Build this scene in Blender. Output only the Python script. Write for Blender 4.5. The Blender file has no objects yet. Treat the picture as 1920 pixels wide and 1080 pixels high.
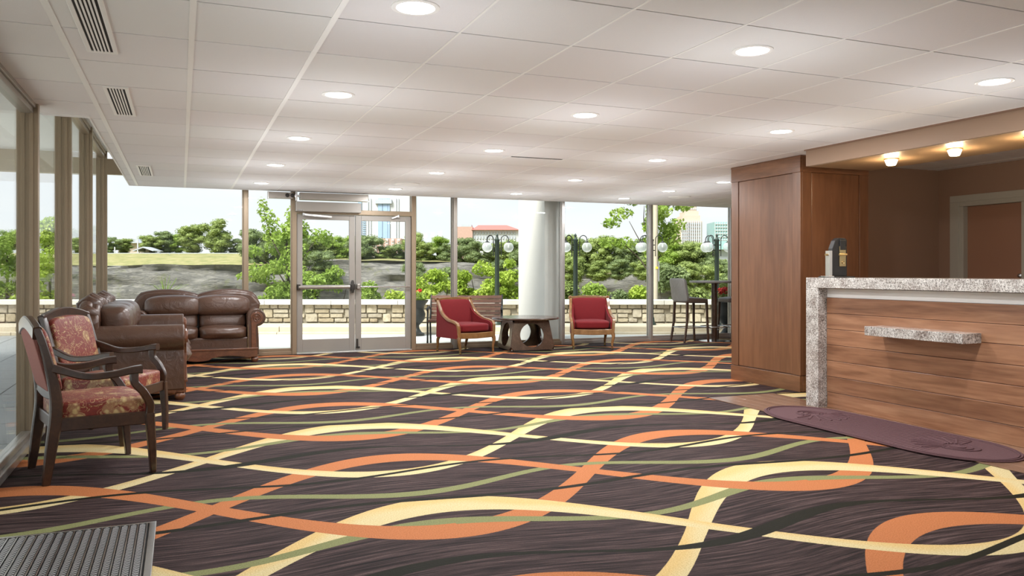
import bpy, bmesh, math, random
from mathutils import Vector, Matrix, noise as mnoise
random.seed(7)
S = bpy.context.scene
C = S.collection
PI = math.pi
TH = 0.3891                      # the camera is turned this far right of the room's long axis
CT, ST = math.cos(TH), math.sin(TH)

# ------------------------------------------------------------------ camera
cam_d = bpy.data.cameras.new('camera'); cam = bpy.data.objects.new('camera', cam_d); C.objects.link(cam)
cam.location = (0, 0, 1.205); cam.rotation_euler = (PI/2, 0, -TH)
cam_d.sensor_width = 36; cam_d.lens = 36*1513.4/1920; cam_d.shift_y = -29.6/1920
cam_d.clip_start = .05; cam_d.clip_end = 3000
S.camera = cam
# ------------------------------------------------------------------ sky, sun, exposure
SKY_STRENGTH = 0.80
W = bpy.data.worlds.new('sky'); S.world = W; W.use_nodes = True
wn, wl = W.node_tree.nodes, W.node_tree.links
bg = wn['Background']; bg.inputs[1].default_value = SKY_STRENGTH
tc = wn.new('ShaderNodeTexCoord'); sx = wn.new('ShaderNodeSeparateXYZ'); wl.new(tc.outputs['Generated'], sx.inputs[0])
rp = wn.new('ShaderNodeValToRGB'); wl.new(sx.outputs['Z'], rp.inputs[0])
rp.color_ramp.elements[0].position = 0.0; rp.color_ramp.elements[0].color = (.93, .955, .97, 1)
rp.color_ramp.elements[1].position = .45; rp.color_ramp.elements[1].color = (.70, .83, .98, 1)
mp = wn.new('ShaderNodeMapping'); mp.inputs['Scale'].default_value = (2.2, 2.2, 9); wl.new(tc.outputs['Generated'], mp.inputs[0])
nz = wn.new('ShaderNodeTexNoise'); nz.inputs['Scale'].default_value = 2.4; nz.inputs['Detail'].default_value = 5; wl.new(mp.outputs[0], nz.inputs[0])
cr = wn.new('ShaderNodeValToRGB'); wl.new(nz.outputs['Fac'], cr.inputs[0])
cr.color_ramp.elements[0].position = .42; cr.color_ramp.elements[1].position = .68
cr.color_ramp.elements[0].color = (0, 0, 0, 1); cr.color_ramp.elements[1].color = (.8, .8, .8, 1)
mx = wn.new('ShaderNodeMix'); mx.data_type = 'RGBA'; wl.new(cr.outputs[0], mx.inputs[0]); wl.new(rp.outputs[0], mx.inputs[6])
mx.inputs[7].default_value = (.98, .985, .985, 1); wl.new(mx.outputs[2], bg.inputs[0])
sun_d = bpy.data.lights.new('sun', 'SUN'); sun = bpy.data.objects.new('sun', sun_d); C.objects.link(sun)
sun_d.energy = 6.5; sun_d.angle = math.radians(25); sun_d.color = (1, .97, .9)
sun.rotation_euler = Vector((.55, .30, -.80)).to_track_quat('-Z', 'Y').to_euler()
vs = S.view_settings
vs.view_transform = 'Standard'; vs.look = 'None'; vs.gamma = 1; vs.use_curve_mapping = False; vs.exposure = 0.5
S.cycles.max_bounces = 10; S.cycles.diffuse_bounces = 6; S.cycles.transparent_max_bounces = 24
S.cycles.sample_clamp_indirect = 6; S.cycles.caustics_reflective = False; S.cycles.caustics_refractive = False

# ------------------------------------------------------------------ helpers: meshes
class MB:
    """collects geometry; build() links it as one mesh object"""
    def __init__(s): s.v = []; s.f = []; s.m = Matrix.Identity(4)
    def add(s, vs_, fs):
        o = len(s.v); m = s.m
        s.v += [tuple(m @ Vector(p)) for p in vs_]; s.f += [tuple(i+o for i in f) for f in fs]; return s
    def box(s, x0, x1, y0, y1, z0, z1):
        return s.add([(x0,y0,z0),(x1,y0,z0),(x1,y1,z0),(x0,y1,z0),(x0,y0,z1),(x1,y0,z1),(x1,y1,z1),(x0,y1,z1)],
                     [(0,3,2,1),(4,5,6,7),(0,1,5,4),(1,2,6,5),(2,3,7,6),(3,0,4,7)])
    def hexa(s, b, t):          # two quads, bottom and top
        return s.add(list(b)+list(t), [(0,3,2,1),(4,5,6,7),(0,1,5,4),(1,2,6,5),(2,3,7,6),(3,0,4,7)])
    def prism(s, poly, a0, a1, axis='y'):   # 2D outline extruded along an axis
        n = len(poly); P = []
        for a in (a0, a1):
            for (p, q) in poly:
                P.append({'y': (p, a, q), 'x': (a, p, q), 'z': (p, q, a)}[axis])
        F = [tuple(range(n-1, -1, -1)), tuple(range(n, 2*n))] + [(i, (i+1) % n, n+(i+1) % n, n+i) for i in range(n)]
        return s.add(P, F)
    def ringprism(s, outer, inner, a0, a1, axis='y'):  # outline with a hole; both have the same count
        n = len(outer); P = []
        for a in (a0, a1):
            for L in (outer, inner):
                for (p, q) in L: P.append({'y': (p, a, q), 'x': (a, p, q), 'z': (p, q, a)}[axis])
        F = []
        for i in range(n):
            j = (i+1) % n
            F += [(i, j, n+j, n+i), (2*n+i, 3*n+i, 3*n+j, 2*n+j), (i, 2*n+i, 2*n+j, j), (n+i, n+j, 3*n+j, 3*n+i)]
        return s.add(P, F)
    def lathe(s, prof, seg=20, c=(0, 0, 0)):
        P = []; F = []; n = len(prof)
        for k in range(seg):
            a = 2*PI*k/seg; P += [(c[0]+r*math.cos(a), c[1]+r*math.sin(a), c[2]+z) for r, z in prof]
        for k in range(seg):
            k2 = (k+1) % seg
            F += [(k*n+i, k2*n+i, k2*n+i+1, k*n+i+1) for i in range(n-1)]
        if prof[0][0] > 1e-4: F.append(tuple(k*n for k in range(seg-1, -1, -1)))
        if prof[-1][0] > 1e-4: F.append(tuple(k*n+n-1 for k in range(seg)))
        return s.add(P, F)
    def tube(s, pts, r, seg=8, closed=False):
        pts = [Vector(p) for p in pts]; n = len(pts)
        rs = r if isinstance(r, (list, tuple)) else [r]*n
        P = []; F = []; up = None
        for i, p in enumerate(pts):
            if closed: t = pts[(i+1) % n]-pts[i-1]
            else: t = pts[min(i+1, n-1)]-pts[max(i-1, 0)]
            t.normalize()
            if up is None: up = t.orthogonal().normalized()
            a = (up - t*up.dot(t)).normalized(); b = t.cross(a); up = a
            P += [tuple(p+(a*math.cos(2*PI*k/seg)+b*math.sin(2*PI*k/seg))*rs[i]) for k in range(seg)]
        for i in range(n if closed else n-1):
            j = (i+1) % n
            F += [(i*seg+k, i*seg+(k+1) % seg, j*seg+(k+1) % seg, j*seg+k) for k in range(seg)]
        if not closed: F += [tuple(range(seg-1, -1, -1)), tuple((n-1)*seg+k for k in range(seg))]
        return s.add(P, F)
    def bar(s, pts, w, h, side):   # rectangular section swept along pts; w across "side", h across the normal
        pts = [Vector(p) for p in pts]; n = len(pts); side = Vector(side).normalized()
        ws = w if isinstance(w, (list, tuple)) else [w]*n
        hs = h if isinstance(h, (list, tuple)) else [h]*n
        P = []; F = []
        for i, p in enumerate(pts):
            t = (pts[min(i+1, n-1)]-pts[max(i-1, 0)]).normalized()
            u = (side - t*side.dot(t)).normalized(); q = t.cross(u)
            cw, ch = ws[i]/2, hs[i]/2; c = min(cw, ch)*.3
            for a, b in ((cw-c, ch), (cw, ch-c), (cw, -ch+c), (cw-c, -ch), (-cw+c, -ch), (-cw, -ch+c), (-cw, ch-c), (-cw+c, ch)):
                P.append(tuple(p+u*a+q*b))
        for i in range(n-1): F += [(i*8+k, (i+1)*8+k, (i+1)*8+(k+1) % 8, i*8+(k+1) % 8) for k in range(8)]
        F += [tuple(range(8)), tuple((n-1)*8+7-k for k in range(8))]
        return s.add(P, F)
    def sq(s, c, size, k=5, n=8, fn=None):   # rounded, puffy block
        P = []; F = []; idx = {}
        def vid(a, b, d):
            key = (a, b, d)
            if key not in idx:
                p = [2*t/n-1 for t in key]; p = [math.sin(t*PI/2)*.35+t*.65 for t in p]
                L = sum(abs(t)**k for t in p)**(1/k); M_ = max(abs(t) for t in p)
                q = [t*M_/L for t in p]
                if fn: q = fn(*q)
                idx[key] = len(P); P.append(tuple(c[i]+q[i]*size[i]/2 for i in range(3)))
            return idx[key]
        for a in range(n):
            for b in range(n):
                for e, fl in ((0, 1), (n, 0)):
                    for ax in range(3):
                        def g(i, j):
                            t = [0, 0, 0]; t[ax] = e; t[(ax+1) % 3] = i; t[(ax+2) % 3] = j; return vid(*t)
                        q = (g(a, b), g(a+1, b), g(a+1, b+1), g(a, b+1)); F.append(q[::-1] if fl else q)
        return s.add(P, F)
    def build(s, name, mat, parent=None, smooth=None, bevel=0, label=None):
        me = bpy.data.meshes.new(name); me.from_pydata(s.v, [], s.f); me.update()
        if smooth is not None:
            me.shade_smooth()
            if smooth < 180: me.set_sharp_from_angle(angle=math.radians(smooth))
        o = bpy.data.objects.new(name, me); C.objects.link(o)
        if mat: me.materials.append(mat)
        if parent: o.parent = parent
        if bevel:
            b = o.modifiers.new('bevel', 'BEVEL'); b.width = bevel; b.segments = 2; b.limit_method = 'ANGLE'
        if label: o['label'] = label
        return o
def tag(o, label=None, cat=None, group=None, kind=None):
    if label: o['label'] = label
    if cat: o['category'] = cat
    if group: o['group'] = group
    if kind: o['kind'] = kind
    return o
def thing(name, loc, rz=0, label=None, cat=None, group=None, kind=None):
    o = bpy.data.objects.new(name, None); o.empty_display_size = .1; C.objects.link(o)
    o.location = loc; o.rotation_euler = (0, 0, rz)
    return tag(o, label, cat, group, kind)
def shared(o, parent, loc=None, rot=None, scale=None):      # a copy of one piece, sharing its mesh
    c = o.copy(); C.objects.link(c); c.parent = parent
    if loc is not None: c.location = loc
    if rot is not None: c.rotation_euler = rot
    if scale is not None: c.scale = scale
    return c
def copy_tree(o, parent=None):
    c = o.copy(); C.objects.link(c); c.parent = parent
    for ch in list(o.children): copy_tree(ch, c)
    return c
def rot_out(u, d, z=0):          # the terrace runs square to the view: sideways u, away d
    return Vector((u*CT+d*ST, -u*ST+d*CT, z))
def spline(pts, n=6):            # smooth curve through points
    pts = [Vector(p) for p in pts]; out = []
    for i in range(len(pts)-1):
        p0, p1, p2, p3 = pts[max(i-1, 0)], pts[i], pts[i+1], pts[min(i+2, len(pts)-1)]
        for k in range(n):
            t = k/n
            out.append(.5*((2*p1)+(p2-p0)*t+(2*p0-5*p1+4*p2-p3)*t*t+(3*p1-p0-3*p2+p3)*t**3))
    out.append(pts[-1]); return out
def circ(cx, cy, r, n, a0=0, rx=None):
    return [(cx+(rx or r)*math.cos(a0+2*PI*k/n), cy+r*math.sin(a0+2*PI*k/n)) for k in range(n)]

# ------------------------------------------------------------------ helpers: materials
class NT:
    def __init__(s, name):
        s.mat = bpy.data.materials.new(name); s.mat.use_nodes = True
        s.t = s.mat.node_tree; s.n = s.t.nodes; s.l = s.t.links; s.b = s.n['Principled BSDF']; s.out = s.n['Material Output']
    def put(s, sock, v):
        if isinstance(v, bpy.types.NodeSocket): s.l.new(v, sock)
        elif isinstance(v, (tuple, list)) and sock.type == 'RGBA': sock.default_value = (*v[:3], 1)
        else: sock.default_value = v
    def math(s, op, a, b=None, c=None):
        m = s.n.new('ShaderNodeMath'); m.operation = op
        for i, v in enumerate((a, b, c)):
            if v is not None: s.put(m.inputs[i], v)
        return m.outputs[0]
    def coord(s, which='Object'): return s.n.new('ShaderNodeTexCoord').outputs[which]
    def pos(s): return s.n.new('ShaderNodeNewGeometry').outputs['Position']
    def sep(s, v):
        x = s.n.new('ShaderNodeSeparateXYZ'); s.put(x.inputs[0], v); return x.outputs
    def map(s, v, scale=(1, 1, 1), rot=(0, 0, 0), loc=(0, 0, 0)):
        m = s.n.new('ShaderNodeMapping'); s.put(m.inputs[0], v); m.inputs['Scale'].default_value = scale
        m.inputs['Rotation'].default_value = rot; m.inputs['Location'].default_value = loc; return m.outputs[0]
    def noise(s, v, scale, detail=3, rough=.5, dist=0, out='Fac'):
        x = s.n.new('ShaderNodeTexNoise'); s.put(x.inputs['Vector'], v); x.inputs['Scale'].default_value = scale
        x.inputs['Detail'].default_value = detail; x.inputs['Roughness'].default_value = rough; x.inputs['Distortion'].default_value = dist
        return x.outputs[out]
    def voro(s, v, scale, feature='F1', out='Distance', rand=1):
        x = s.n.new('ShaderNodeTexVoronoi'); x.feature = feature; s.put(x.inputs['Vector'], v); x.inputs['Scale'].default_value = scale
        x.inputs['Randomness'].default_value = rand; return x.outputs[out]
    def ramp(s, fac, stops, interp='LINEAR'):
        r = s.n.new('ShaderNodeValToRGB'); s.put(r.inputs[0], fac); e = r.color_ramp.elements; r.color_ramp.interpolation = interp
        while len(e) < len(stops): e.new(.5)
        for k, (p, c) in enumerate(stops):
            e[k].position = p; e[k].color = (*((c, c, c) if not isinstance(c, tuple) else c), 1)
        return r.outputs[0]
    def mix(s, f, a, b, mode='MIX'):
        m = s.n.new('ShaderNodeMix'); m.data_type = 'RGBA'; m.blend_type = mode
        s.put(m.inputs[0], f); s.put(m.inputs[6], a); s.put(m.inputs[7], b); return m.outputs[2]
    def bump(s, h, strength=.3, dist=.01):
        b = s.n.new('ShaderNodeBump'); s.put(b.inputs['Height'], h); b.inputs['Strength'].default_value = strength
        b.inputs['Distance'].default_value = dist; s.l.new(b.outputs[0], s.b.inputs['Normal'])
    def set(s, **k):
        for n_, v in k.items(): s.put(s.b.inputs[n_.replace('_', ' ')], v)
        return s
def plain(name, col, rough=.5, metal=0, var=.12, scale=12, bump=0, spec=.5, coat=0):
    t = NT(name); v = t.coord()
    f = t.noise(v, scale, 4)
    t.set(Base_Color=t.mix(f, tuple(c*(1-var) for c in col), tuple(min(1, c*(1+var)) for c in col)), Roughness=rough, Metallic=metal, Specular_IOR_Level=spec)
    if coat: t.set(Coat_Weight=coat, Coat_Roughness=.12)
    if bump: t.bump(t.noise(v, scale*6, 3), bump, .004)
    return t.mat
def wood(name, dark, mid, light, scale=(1, 12, 12), rough=.35, nscale=2.5, coat=.25, fine=30):
    t = NT(name); v = t.coord(); oi = t.n.new('ShaderNodeObjectInfo').outputs['Random']
    off = t.n.new('ShaderNodeVectorMath'); off.operation = 'ADD'; t.put(off.inputs[0], v)
    cx = t.n.new('ShaderNodeCombineXYZ'); t.put(cx.inputs[0], t.math('MULTIPLY', oi, 13.)); t.put(cx.inputs[1], t.math('MULTIPLY', oi, 7.)); t.put(cx.inputs[2], t.math('MULTIPLY', oi, 5.))
    t.put(off.inputs[1], cx.outputs[0])
    m = t.map(off.outputs[0], scale)
    f = t.noise(m, nscale, 6, .6, .6); g = t.noise(m, fine, 2, .5)
    c = t.ramp(f, [(.30, dark), (.5, mid), (.70, light)])
    c = t.mix(.35, c, t.ramp(g, [(.3, tuple(k*.62 for k in mid)), (.7, light)]))
    c = t.mix(t.math('MULTIPLY', oi, .28), c, tuple(k*.75 for k in dark))
    t.set(Base_Color=c, Roughness=rough, Coat_Weight=coat, Coat_Roughness=.2); t.bump(g, .08, .002)
    return t.mat
def emit(name, col, strength):
    t = NT(name); t.set(Base_Color=col, Emission_Color=col, Emission_Strength=strength); return t.mat
def glass(name, tint=(1, 1, 1), refl=1.0):
    t = NT(name); t.n.remove(t.b)
    tr = t.n.new('ShaderNodeBsdfTransparent'); tr.inputs[0].default_value = (*tint, 1)
    gl = t.n.new('ShaderNodeBsdfGlossy'); gl.inputs['Roughness'].default_value = .0
    fr = t.n.new('ShaderNodeFresnel'); fr.inputs[0].default_value = 1.45
    ms = t.n.new('ShaderNodeMixShader'); t.put(ms.inputs[0], t.math('MULTIPLY', fr.outputs[0], refl)); t.l.new(tr.outputs[0], ms.inputs[1]); t.l.new(gl.outputs[0], ms.inputs[2])
    t.l.new(ms.outputs[0], t.out.inputs[0]); return t.mat
def leafmat(name, a, b, c, trans=.35):
    t = NT(name); v = t.pos()
    col = t.ramp(t.noise(v, 2.2, 3), [(.3, a), (.5, b), (.72, c)])
    oi = t.n.new('ShaderNodeObjectInfo').outputs['Random']
    col = t.mix(t.math('MULTIPLY', oi, .25), col, tuple(k*.7 for k in b))
    t.set(Base_Color=col, Roughness=.55, Specular_IOR_Level=.3)
    tr = t.n.new('ShaderNodeBsdfTranslucent'); t.put(tr.inputs[0], t.mix(.5, col, c))
    ms = t.n.new('ShaderNodeMixShader'); ms.inputs[0].default_value = trans
    t.l.new(t.b.outputs[0], ms.inputs[1]); t.l.new(tr.outputs[0], ms.inputs[2]); t.l.new(ms.outputs[0], t.out.inputs[0]); return t.mat

M = {}
M['bronze'] = plain('bronze_anodised', (.29, .218, .145), .38, .35, .06, 5)
M['taupe'] = plain('taupe_aluminium', (.34, .31, .275), .34, .45, .05, 5)
M['silver'] = plain('satin_aluminium', (.55, .53, .50), .3, .7, .05, 5)
M['doorframe'] = plain('door_stile_paint', (.30, .275, .245), .4, .2, .05, 5)
M['chrome'] = plain('brushed_steel', (.62, .61, .6), .22, 1, .05, 20)
M['darkmetal'] = plain('dark_metal', (.05, .045, .04), .4, .6, .1)
M['blackiron'] = plain('black_iron', (.022, .024, .022), .45, .3, .2)
M['greeniron'] = plain('green_black_iron', (.025, .04, .03), .45, .2, .2)
M['whitepaint'] = plain('white_paint', (.82, .81, .79), .5, 0, .03, 4)
M['brownpaint'] = plain('brown_wall_paint', (.26, .155, .105), .6, 0, .05, 3, .03)
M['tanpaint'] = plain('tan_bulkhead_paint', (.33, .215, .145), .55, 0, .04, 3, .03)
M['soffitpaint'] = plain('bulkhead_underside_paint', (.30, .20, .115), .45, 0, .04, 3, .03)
M['doorpaint'] = plain('door_brown_paint', (.27, .135, .082), .5, 0, .05, 3)
M['greypaint'] = plain('door_casing_paint', (.36, .33, .275), .5, 0, .04, 3)
M['glass'] = glass('window_glass', (.97, .985, .98), .28)
M['cream'] = plain('cream_column_paint', (.60, .585, .55), .6, 0, .04, 3)
M['black'] = plain('black_plastic', (.012, .011, .011), .45, 0, .1)
M['slot'] = plain('dark_slot', (.012, .012, .012), .7, 0, .1)
M['brass'] = plain('brass', (.50, .37, .19), .3, 1, .1)
M['cherry'] = wood('cherry_wood', (.115, .046, .020), (.175, .074, .034), (.24, .108, .052), (1.2, 1.2, .12), .3, 3, .3, 26)
M['cherryh'] = wood('cherry_wood_rail', (.12, .05, .022), (.19, .082, .038), (.26, .12, .058), (.3, .3, 2.5), .3, 3, .3, 26)
M['plank'] = wood('walnut_plank', (.15, .057, .027), (.33, .150, .078), (.52, .28, .155), (2.0, .3, 4.0), .3, 2.8, .3, 12)
M['floorwood'] = wood('floor_plank_wood', (.16, .085, .05), (.24, .13, .08), (.33, .19, .12), (3, .3, 3), .25, 3, .4, 20)
M['darkwood'] = wood('dark_chair_wood', (.018, .008, .005), (.042, .018, .010), (.08, .035, .018), (2, 2, 2), .3, 3, .3, 30)
M['sofawood'] = wood('red_sofa_wood', (.08, .026, .012), (.17, .06, .027), (.27, .105, .05), (2, 2, 4), .3, 3, .5, 30)
M['oak'] = wood('honey_wood', (.14, .062, .02), (.24, .115, .038), (.36, .19, .075), (3, 3, 3), .3, 3, .5, 30)
M['espresso'] = wood('espresso_wood', (.03, .015, .009), (.062, .032, .02), (.1, .055, .035), (2, 2, 2), .25, 3, .6, 30)
M['benchwood'] = wood('bench_wood', (.07, .025, .012), (.15, .055, .03), (.24, .1, .055), (1, 3, 3), .5, 3, .1, 30)
def leather(name, col):
    t = NT(name); v = t.coord(); f = t.noise(v, 3, 4)
    t.set(Base_Color=t.mix(f, tuple(c*.72 for c in col), tuple(c*1.3 for c in col)), Roughness=t.ramp(f, [(.3, .28), (.8, .42)]), Specular_IOR_Level=.6)
    h = t.math('ADD', t.math('MULTIPLY', t.noise(v, 9, 3, .5, 1.5), 1.), t.math('MULTIPLY', t.voro(v, 160), .05)); t.bump(h, .35, .02); return t.mat
M['leather'] = leather('brown_leather', (.085, .041, .025))
M['greyleather'] = leather('grey_leather', (.19, .185, .175))
M['darkleather'] = leather('taupe_leather', (.085, .06, .048))
def redfab():
    t = NT('red_chenille'); v = t.coord()
    f = t.noise(t.map(v, (3, 3, 40)), 6, 4); g = t.noise(v, 220, 2)
    t.set(Base_Color=t.mix(f, (.10, .0025, .005), (.20, .007, .010)), Roughness=.75, Sheen_Weight=.08, Specular_IOR_Level=.25); t.bump(g, .4, .003); return t.mat
M['redfab'] = redfab()
def floral():
    t = NT('floral_brocade'); v = t.coord()
    w = t.n.new('ShaderNodeVectorMath'); w.operation = 'ADD'; t.put(w.inputs[0], v)
    nn = t.n.new('ShaderNodeTexNoise'); t.put(nn.inputs['Vector'], v); nn.inputs['Scale'].default_value = 9
    sc = t.n.new('ShaderNodeVectorMath'); sc.operation = 'SCALE'; t.put(sc.inputs[0], nn.outputs['Color']); sc.inputs['Scale'].default_value = .075; t.put(w.inputs[1], sc.outputs[0])
    d = t.voro(w.outputs[0], 8.5); e = t.voro(w.outputs[0], 30)
    flower = t.math('MULTIPLY', t.ramp(d, [(.34, 1.), (.40, 0.)]), t.ramp(e, [(.25, 1.), (.5, .35)]))
    wave = t.noise(w.outputs[0], 12, 2, .5, 2.2); vine = t.ramp(t.math('ABSOLUTE', t.math('SUBTRACT', wave, .5)), [(.008, 1.), (.02, 0.)])
    patt = t.math('MAXIMUM', flower, t.math('MULTIPLY', vine, .8))
    red = t.mix(t.noise(v, 60, 2), (.13, .012, .008), (.24, .030, .016))
    gold = t.mix(t.noise(v, 26, 2), (.40, .26, .09), (.62, .48, .24))
    t.set(Base_Color=t.mix(patt, red, gold), Roughness=.5, Sheen_Weight=.04); t.bump(t.math('ADD', t.noise(v, 300, 1), patt), .2, .002); return t.mat
M['floral'] = floral()
M['pinkfab'] = plain('pink_weave_back', (.34, .13, .105), .8, 0, .3, 120, .3)
def granite():
    t = NT('granite'); v = t.coord()
    a = t.noise(v, 9, 5, .7); b = t.noise(v, 70, 4, .7); d = t.noise(v, 150, 2, .6)
    c = t.ramp(a, [(.35, (.30, .25, .22)), (.48, (.50, .46, .42)), (.62, (.70, .67, .63))])
    c = t.mix(t.ramp(b, [(.38, .9), (.47, 0.)]), c, (.12, .10, .09)); c = t.mix(t.ramp(d, [(.38, .9), (.46, 0.)]), c, (.03, .028, .026))
    c = t.mix(t.ramp(b, [(.55, 0.), (.63, .8)]), c, (.80, .78, .75))
    t.set(Base_Color=c, Roughness=.12, Specular_IOR_Level=.6); return t.mat
M['granite'] = granite()
def ctile():
    t = NT('ceiling_tile'); v = t.pos(); oi = t.n.new('ShaderNodeObjectInfo').outputs['Random']
    c = t.ramp(oi, [(0, (.79, .77, .775)), (.35, (.79, .79, .78)), (.7, (.805, .795, .80)), (1, (.76, .745, .75))])
    t.set(Base_Color=c, Roughness=.9, Specular_IOR_Level=.1)
    h = t.math('ADD', t.noise(v, 160, 3, .7), t.math('MULTIPLY', t.noise(t.map(v, (1, 8, 1)), 40, 2), .6)); t.bump(h, .35, .004); return t.mat
M['ctile'] = ctile()
M['runner'] = plain('ceiling_runner_white', (.88, .87, .85), .45, 0, .02, 4)
M['groove'] = plain('ceiling_groove', (.13, .12, .115), .8, 0, .05, 4)
M['lens'] = emit('downlight_lens', (1, .96, .9), 9.0)
M['warmlens'] = emit('warm_lamp_glass', (1, .82, .58), 5.0)

# ------------------------------------------------------------------ carpet
def carpet():
    t = NT('carpet'); p = t.pos(); x, y, _ = t.sep(p)
    P = 4.28; X0 = 1.22; V = 2.29
    ph = t.math('MULTIPLY', t.math('SUBTRACT', x, X0), 2*PI/P); co = t.math('COSINE', ph); si = t.math('SINE', ph)
    def dist(center, mean):      # signed distance in y to the nearest repeat of the line
        r = t.math('SUBTRACT', t.math('SUBTRACT', y, mean), center)
        return t.math('SUBTRACT', t.math('FLOORED_MODULO', t.math('ADD', r, V/2), V), V/2)
    def mask(d, hw):
        return t.math('LESS_THAN', t.math('ABSOLUTE', d), hw)
    hwY_p = t.math('ADD', .082, t.math('MULTIPLY', t.math('MAXIMUM', co, -.15), .055))
    hwY_m = t.math('ADD', .082, t.math('MULTIPLY', t.math('MAXIMUM', t.math('MULTIPLY', co, -1.), -.15), .055))
    hwO_p = t.math('ADD', .085, t.math('MULTIPLY', t.math('ABSOLUTE', co), .022))
    up = t.math('MULTIPLY', co, .78); dn = t.math('MULTIPLY', co, -.78)
    dyp, dym = dist(up, 3.235), dist(dn, 3.235); dop, dom = dist(up, 4.365), dist(dn, 4.365)
    jit = t.math('MULTIPLY', t.math('SUBTRACT', t.noise(p, 330, 1), .5), .012)
    jj = lambda h: t.math('ADD', h, jit)
    myp, mym, mop, mom = mask(dyp, jj(hwY_p)), mask(dym, jj(hwY_m)), mask(dop, jj(hwO_p)), mask(dom, jj(hwO_p))
    n1 = t.noise(p, 150, 2, .6); n2 = t.noise(p, 420, 2, .6); nn = t.math('ADD', t.math('MULTIPLY', n1, .5), t.math('MULTIPLY', n2, .5))
    # dark ground with fine combed streaks that follow a gentle wave
    wy = t.math('ADD', y, t.math('MULTIPLY', t.math('SINE', t.math('MULTIPLY', t.math('SUBTRACT', x, .6), 2*PI/2.1)), -.065))
    sv = t.n.new('ShaderNodeCombineXYZ'); t.put(sv.inputs[0], t.math('MULTIPLY', x, 1.3)); t.put(sv.inputs[1], t.math('MULTIPLY', wy, 34.)); 
    st = t.noise(sv.outputs[0], 1.6, 5, .7)
    g = t.ramp(st, [(.36, (.006, .004, .004)), (.45, (.026, .0165, .016)), (.55, (.070, .045, .043)), (.66, (.14, .096, .09))])
    g = t.mix(t.ramp(nn, [(.35, .55), (.6, 0.)]), g, (.02, .014, .014))
    tint = t.noise(p, .8, 2); g = t.mix(t.math('MULTIPLY', tint, .4), g, t.mix(1, g, (1.15, .85, .88), 'MULTIPLY'))
    orange = t.mix(t.ramp(nn, [(.35, 0.), (.62, 1.)]), (.32, .10, .032), (.58, .215, .085))
    yel = t.mix(t.ramp(nn, [(.35, 0.), (.62, 1.)]), (.46, .35, .145), (.76, .645, .38))
    yel2 = t.mix(t.ramp(nn, [(.35, 0.), (.62, 1.)]), (.50, .29, .085), (.76, .55, .23))
    big = t.noise(p, 1.6, 2)
    def yc(d): return t.mix(t.math('MULTIPLY', t.ramp(t.math('ADD', t.math('MULTIPLY', d, 3.2), big), [(.42, 0.), (.72, 1.)]), .8), yel, yel2)
    green = t.mix(t.ramp(nn, [(.35, 0.), (.62, 1.)]), (.13, .135, .05), (.27, .28, .125))
    blackc = t.mix(nn, (.006, .006, .004), (.020, .018, .010))
    ph2 = t.math('MULTIPLY', t.math('SUBTRACT', x, 1.1), 2*PI/2.1); c2 = t.math('COSINE', ph2)
    phg = t.math('MULTIPLY', t.math('SUBTRACT', x, .18), 2*PI/2.06); cg = t.math('COSINE', phg)
    gm = t.math('MAXIMUM', mask(dist(t.math('MULTIPLY', cg, .135), 4.40), jj(t.math('ADD', .040, t.math('MULTIPLY', c2, .006)))),
                mask(dist(t.math('MULTIPLY', c2, .135), 3.60), jj(t.math('ADD', .042, t.math('MULTIPLY', c2, .01)))))
    k1 = mask(dist(t.math('MULTIPLY', c2, .12), 3.10), jj(t.math('ADD', .034, t.math('MULTIPLY', t.math('SINE', ph2), -.018))))
    c3 = t.math('COSINE', t.math('MULTIPLY', t.math('SUBTRACT', x, 2.9), 2*PI/2.1)); k2 = mask(dist(t.math('MULTIPLY', c3, .05), 4.12), jj(.024))
    c4 = t.math('COSINE', t.math('MULTIPLY', t.math('SUBTRACT', x, -.3), 2*PI/2.1)); k3 = mask(dist(t.math('MULTIPLY', c4, .08), 4.77), jj(.022))
    km = t.math('MAXIMUM', k1, t.math('MAXIMUM', k2, k3))
    def lay(base, mo, my, d): return t.mix(my, t.mix(mo, base, orange), yc(d))
    fall_p = t.math('GREATER_THAN', si, 0.)
    # rising bands lie under the green lines, falling bands over them
    a = lay(g, mom, mym, dym); a = t.mix(gm, a, green); a = lay(a, mop, myp, dyp)
    b = lay(g, mop, myp, dyp); b = t.mix(gm, b, green); b = lay(b, mom, mym, dym)
    c = t.mix(fall_p, b, a); c = t.mix(km, c, blackc)
    t.set(Base_Color=c, Roughness=.7, Specular_IOR_Level=.07)
    t.bump(t.math('ADD', nn, t.math('MULTIPLY', st, .8)), .5, .006); return t.mat
M['carpet'] = carpet()
# ================================================================== the room shell
H = 2.384            # suspended ceiling
YF = 12.2            # glass wall at the far end
XL = -.985           # glass wall on the left
def struct(o, label=None): o['kind'] = 'structure'; o['label'] = label or o.name.replace('_', ' '); return o
fl = MB(); fl.box(-1.06, 10.6, -5, 12.27, -.12, 0)
floor = struct(fl.build('floor', M['carpet']), 'plum brown carpet woven with orange, cream and green waves')
# wooden boards in front of the desk
wf = thing('floor_wood', (0, 0, 0), kind='structure', label='strip of brown wooden floor boards in front of the reception desk')
bw = .128; k = 0
bd = MB(); bd.box(-bw/2+.0012, bw/2-.0012, -.5985, .5985, 0, .006); bd0 = bd.build('plank', M['floorwood'], wf, bevel=.001)
used = False
for i in range(6):
    y = 6.42; first = True
    while y > 1.2:
        L = min((.55, .95, .3, .75)[i % 4] if first else 1.2, y-1.2); first = False
        if L < .05: break
        o = bd0 if not used else shared(bd0, wf); used = True
        o.location = (4.66+bw*(i+.5), y-L/2, .001); o.scale = (1, L/1.2, 1); y -= L
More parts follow.
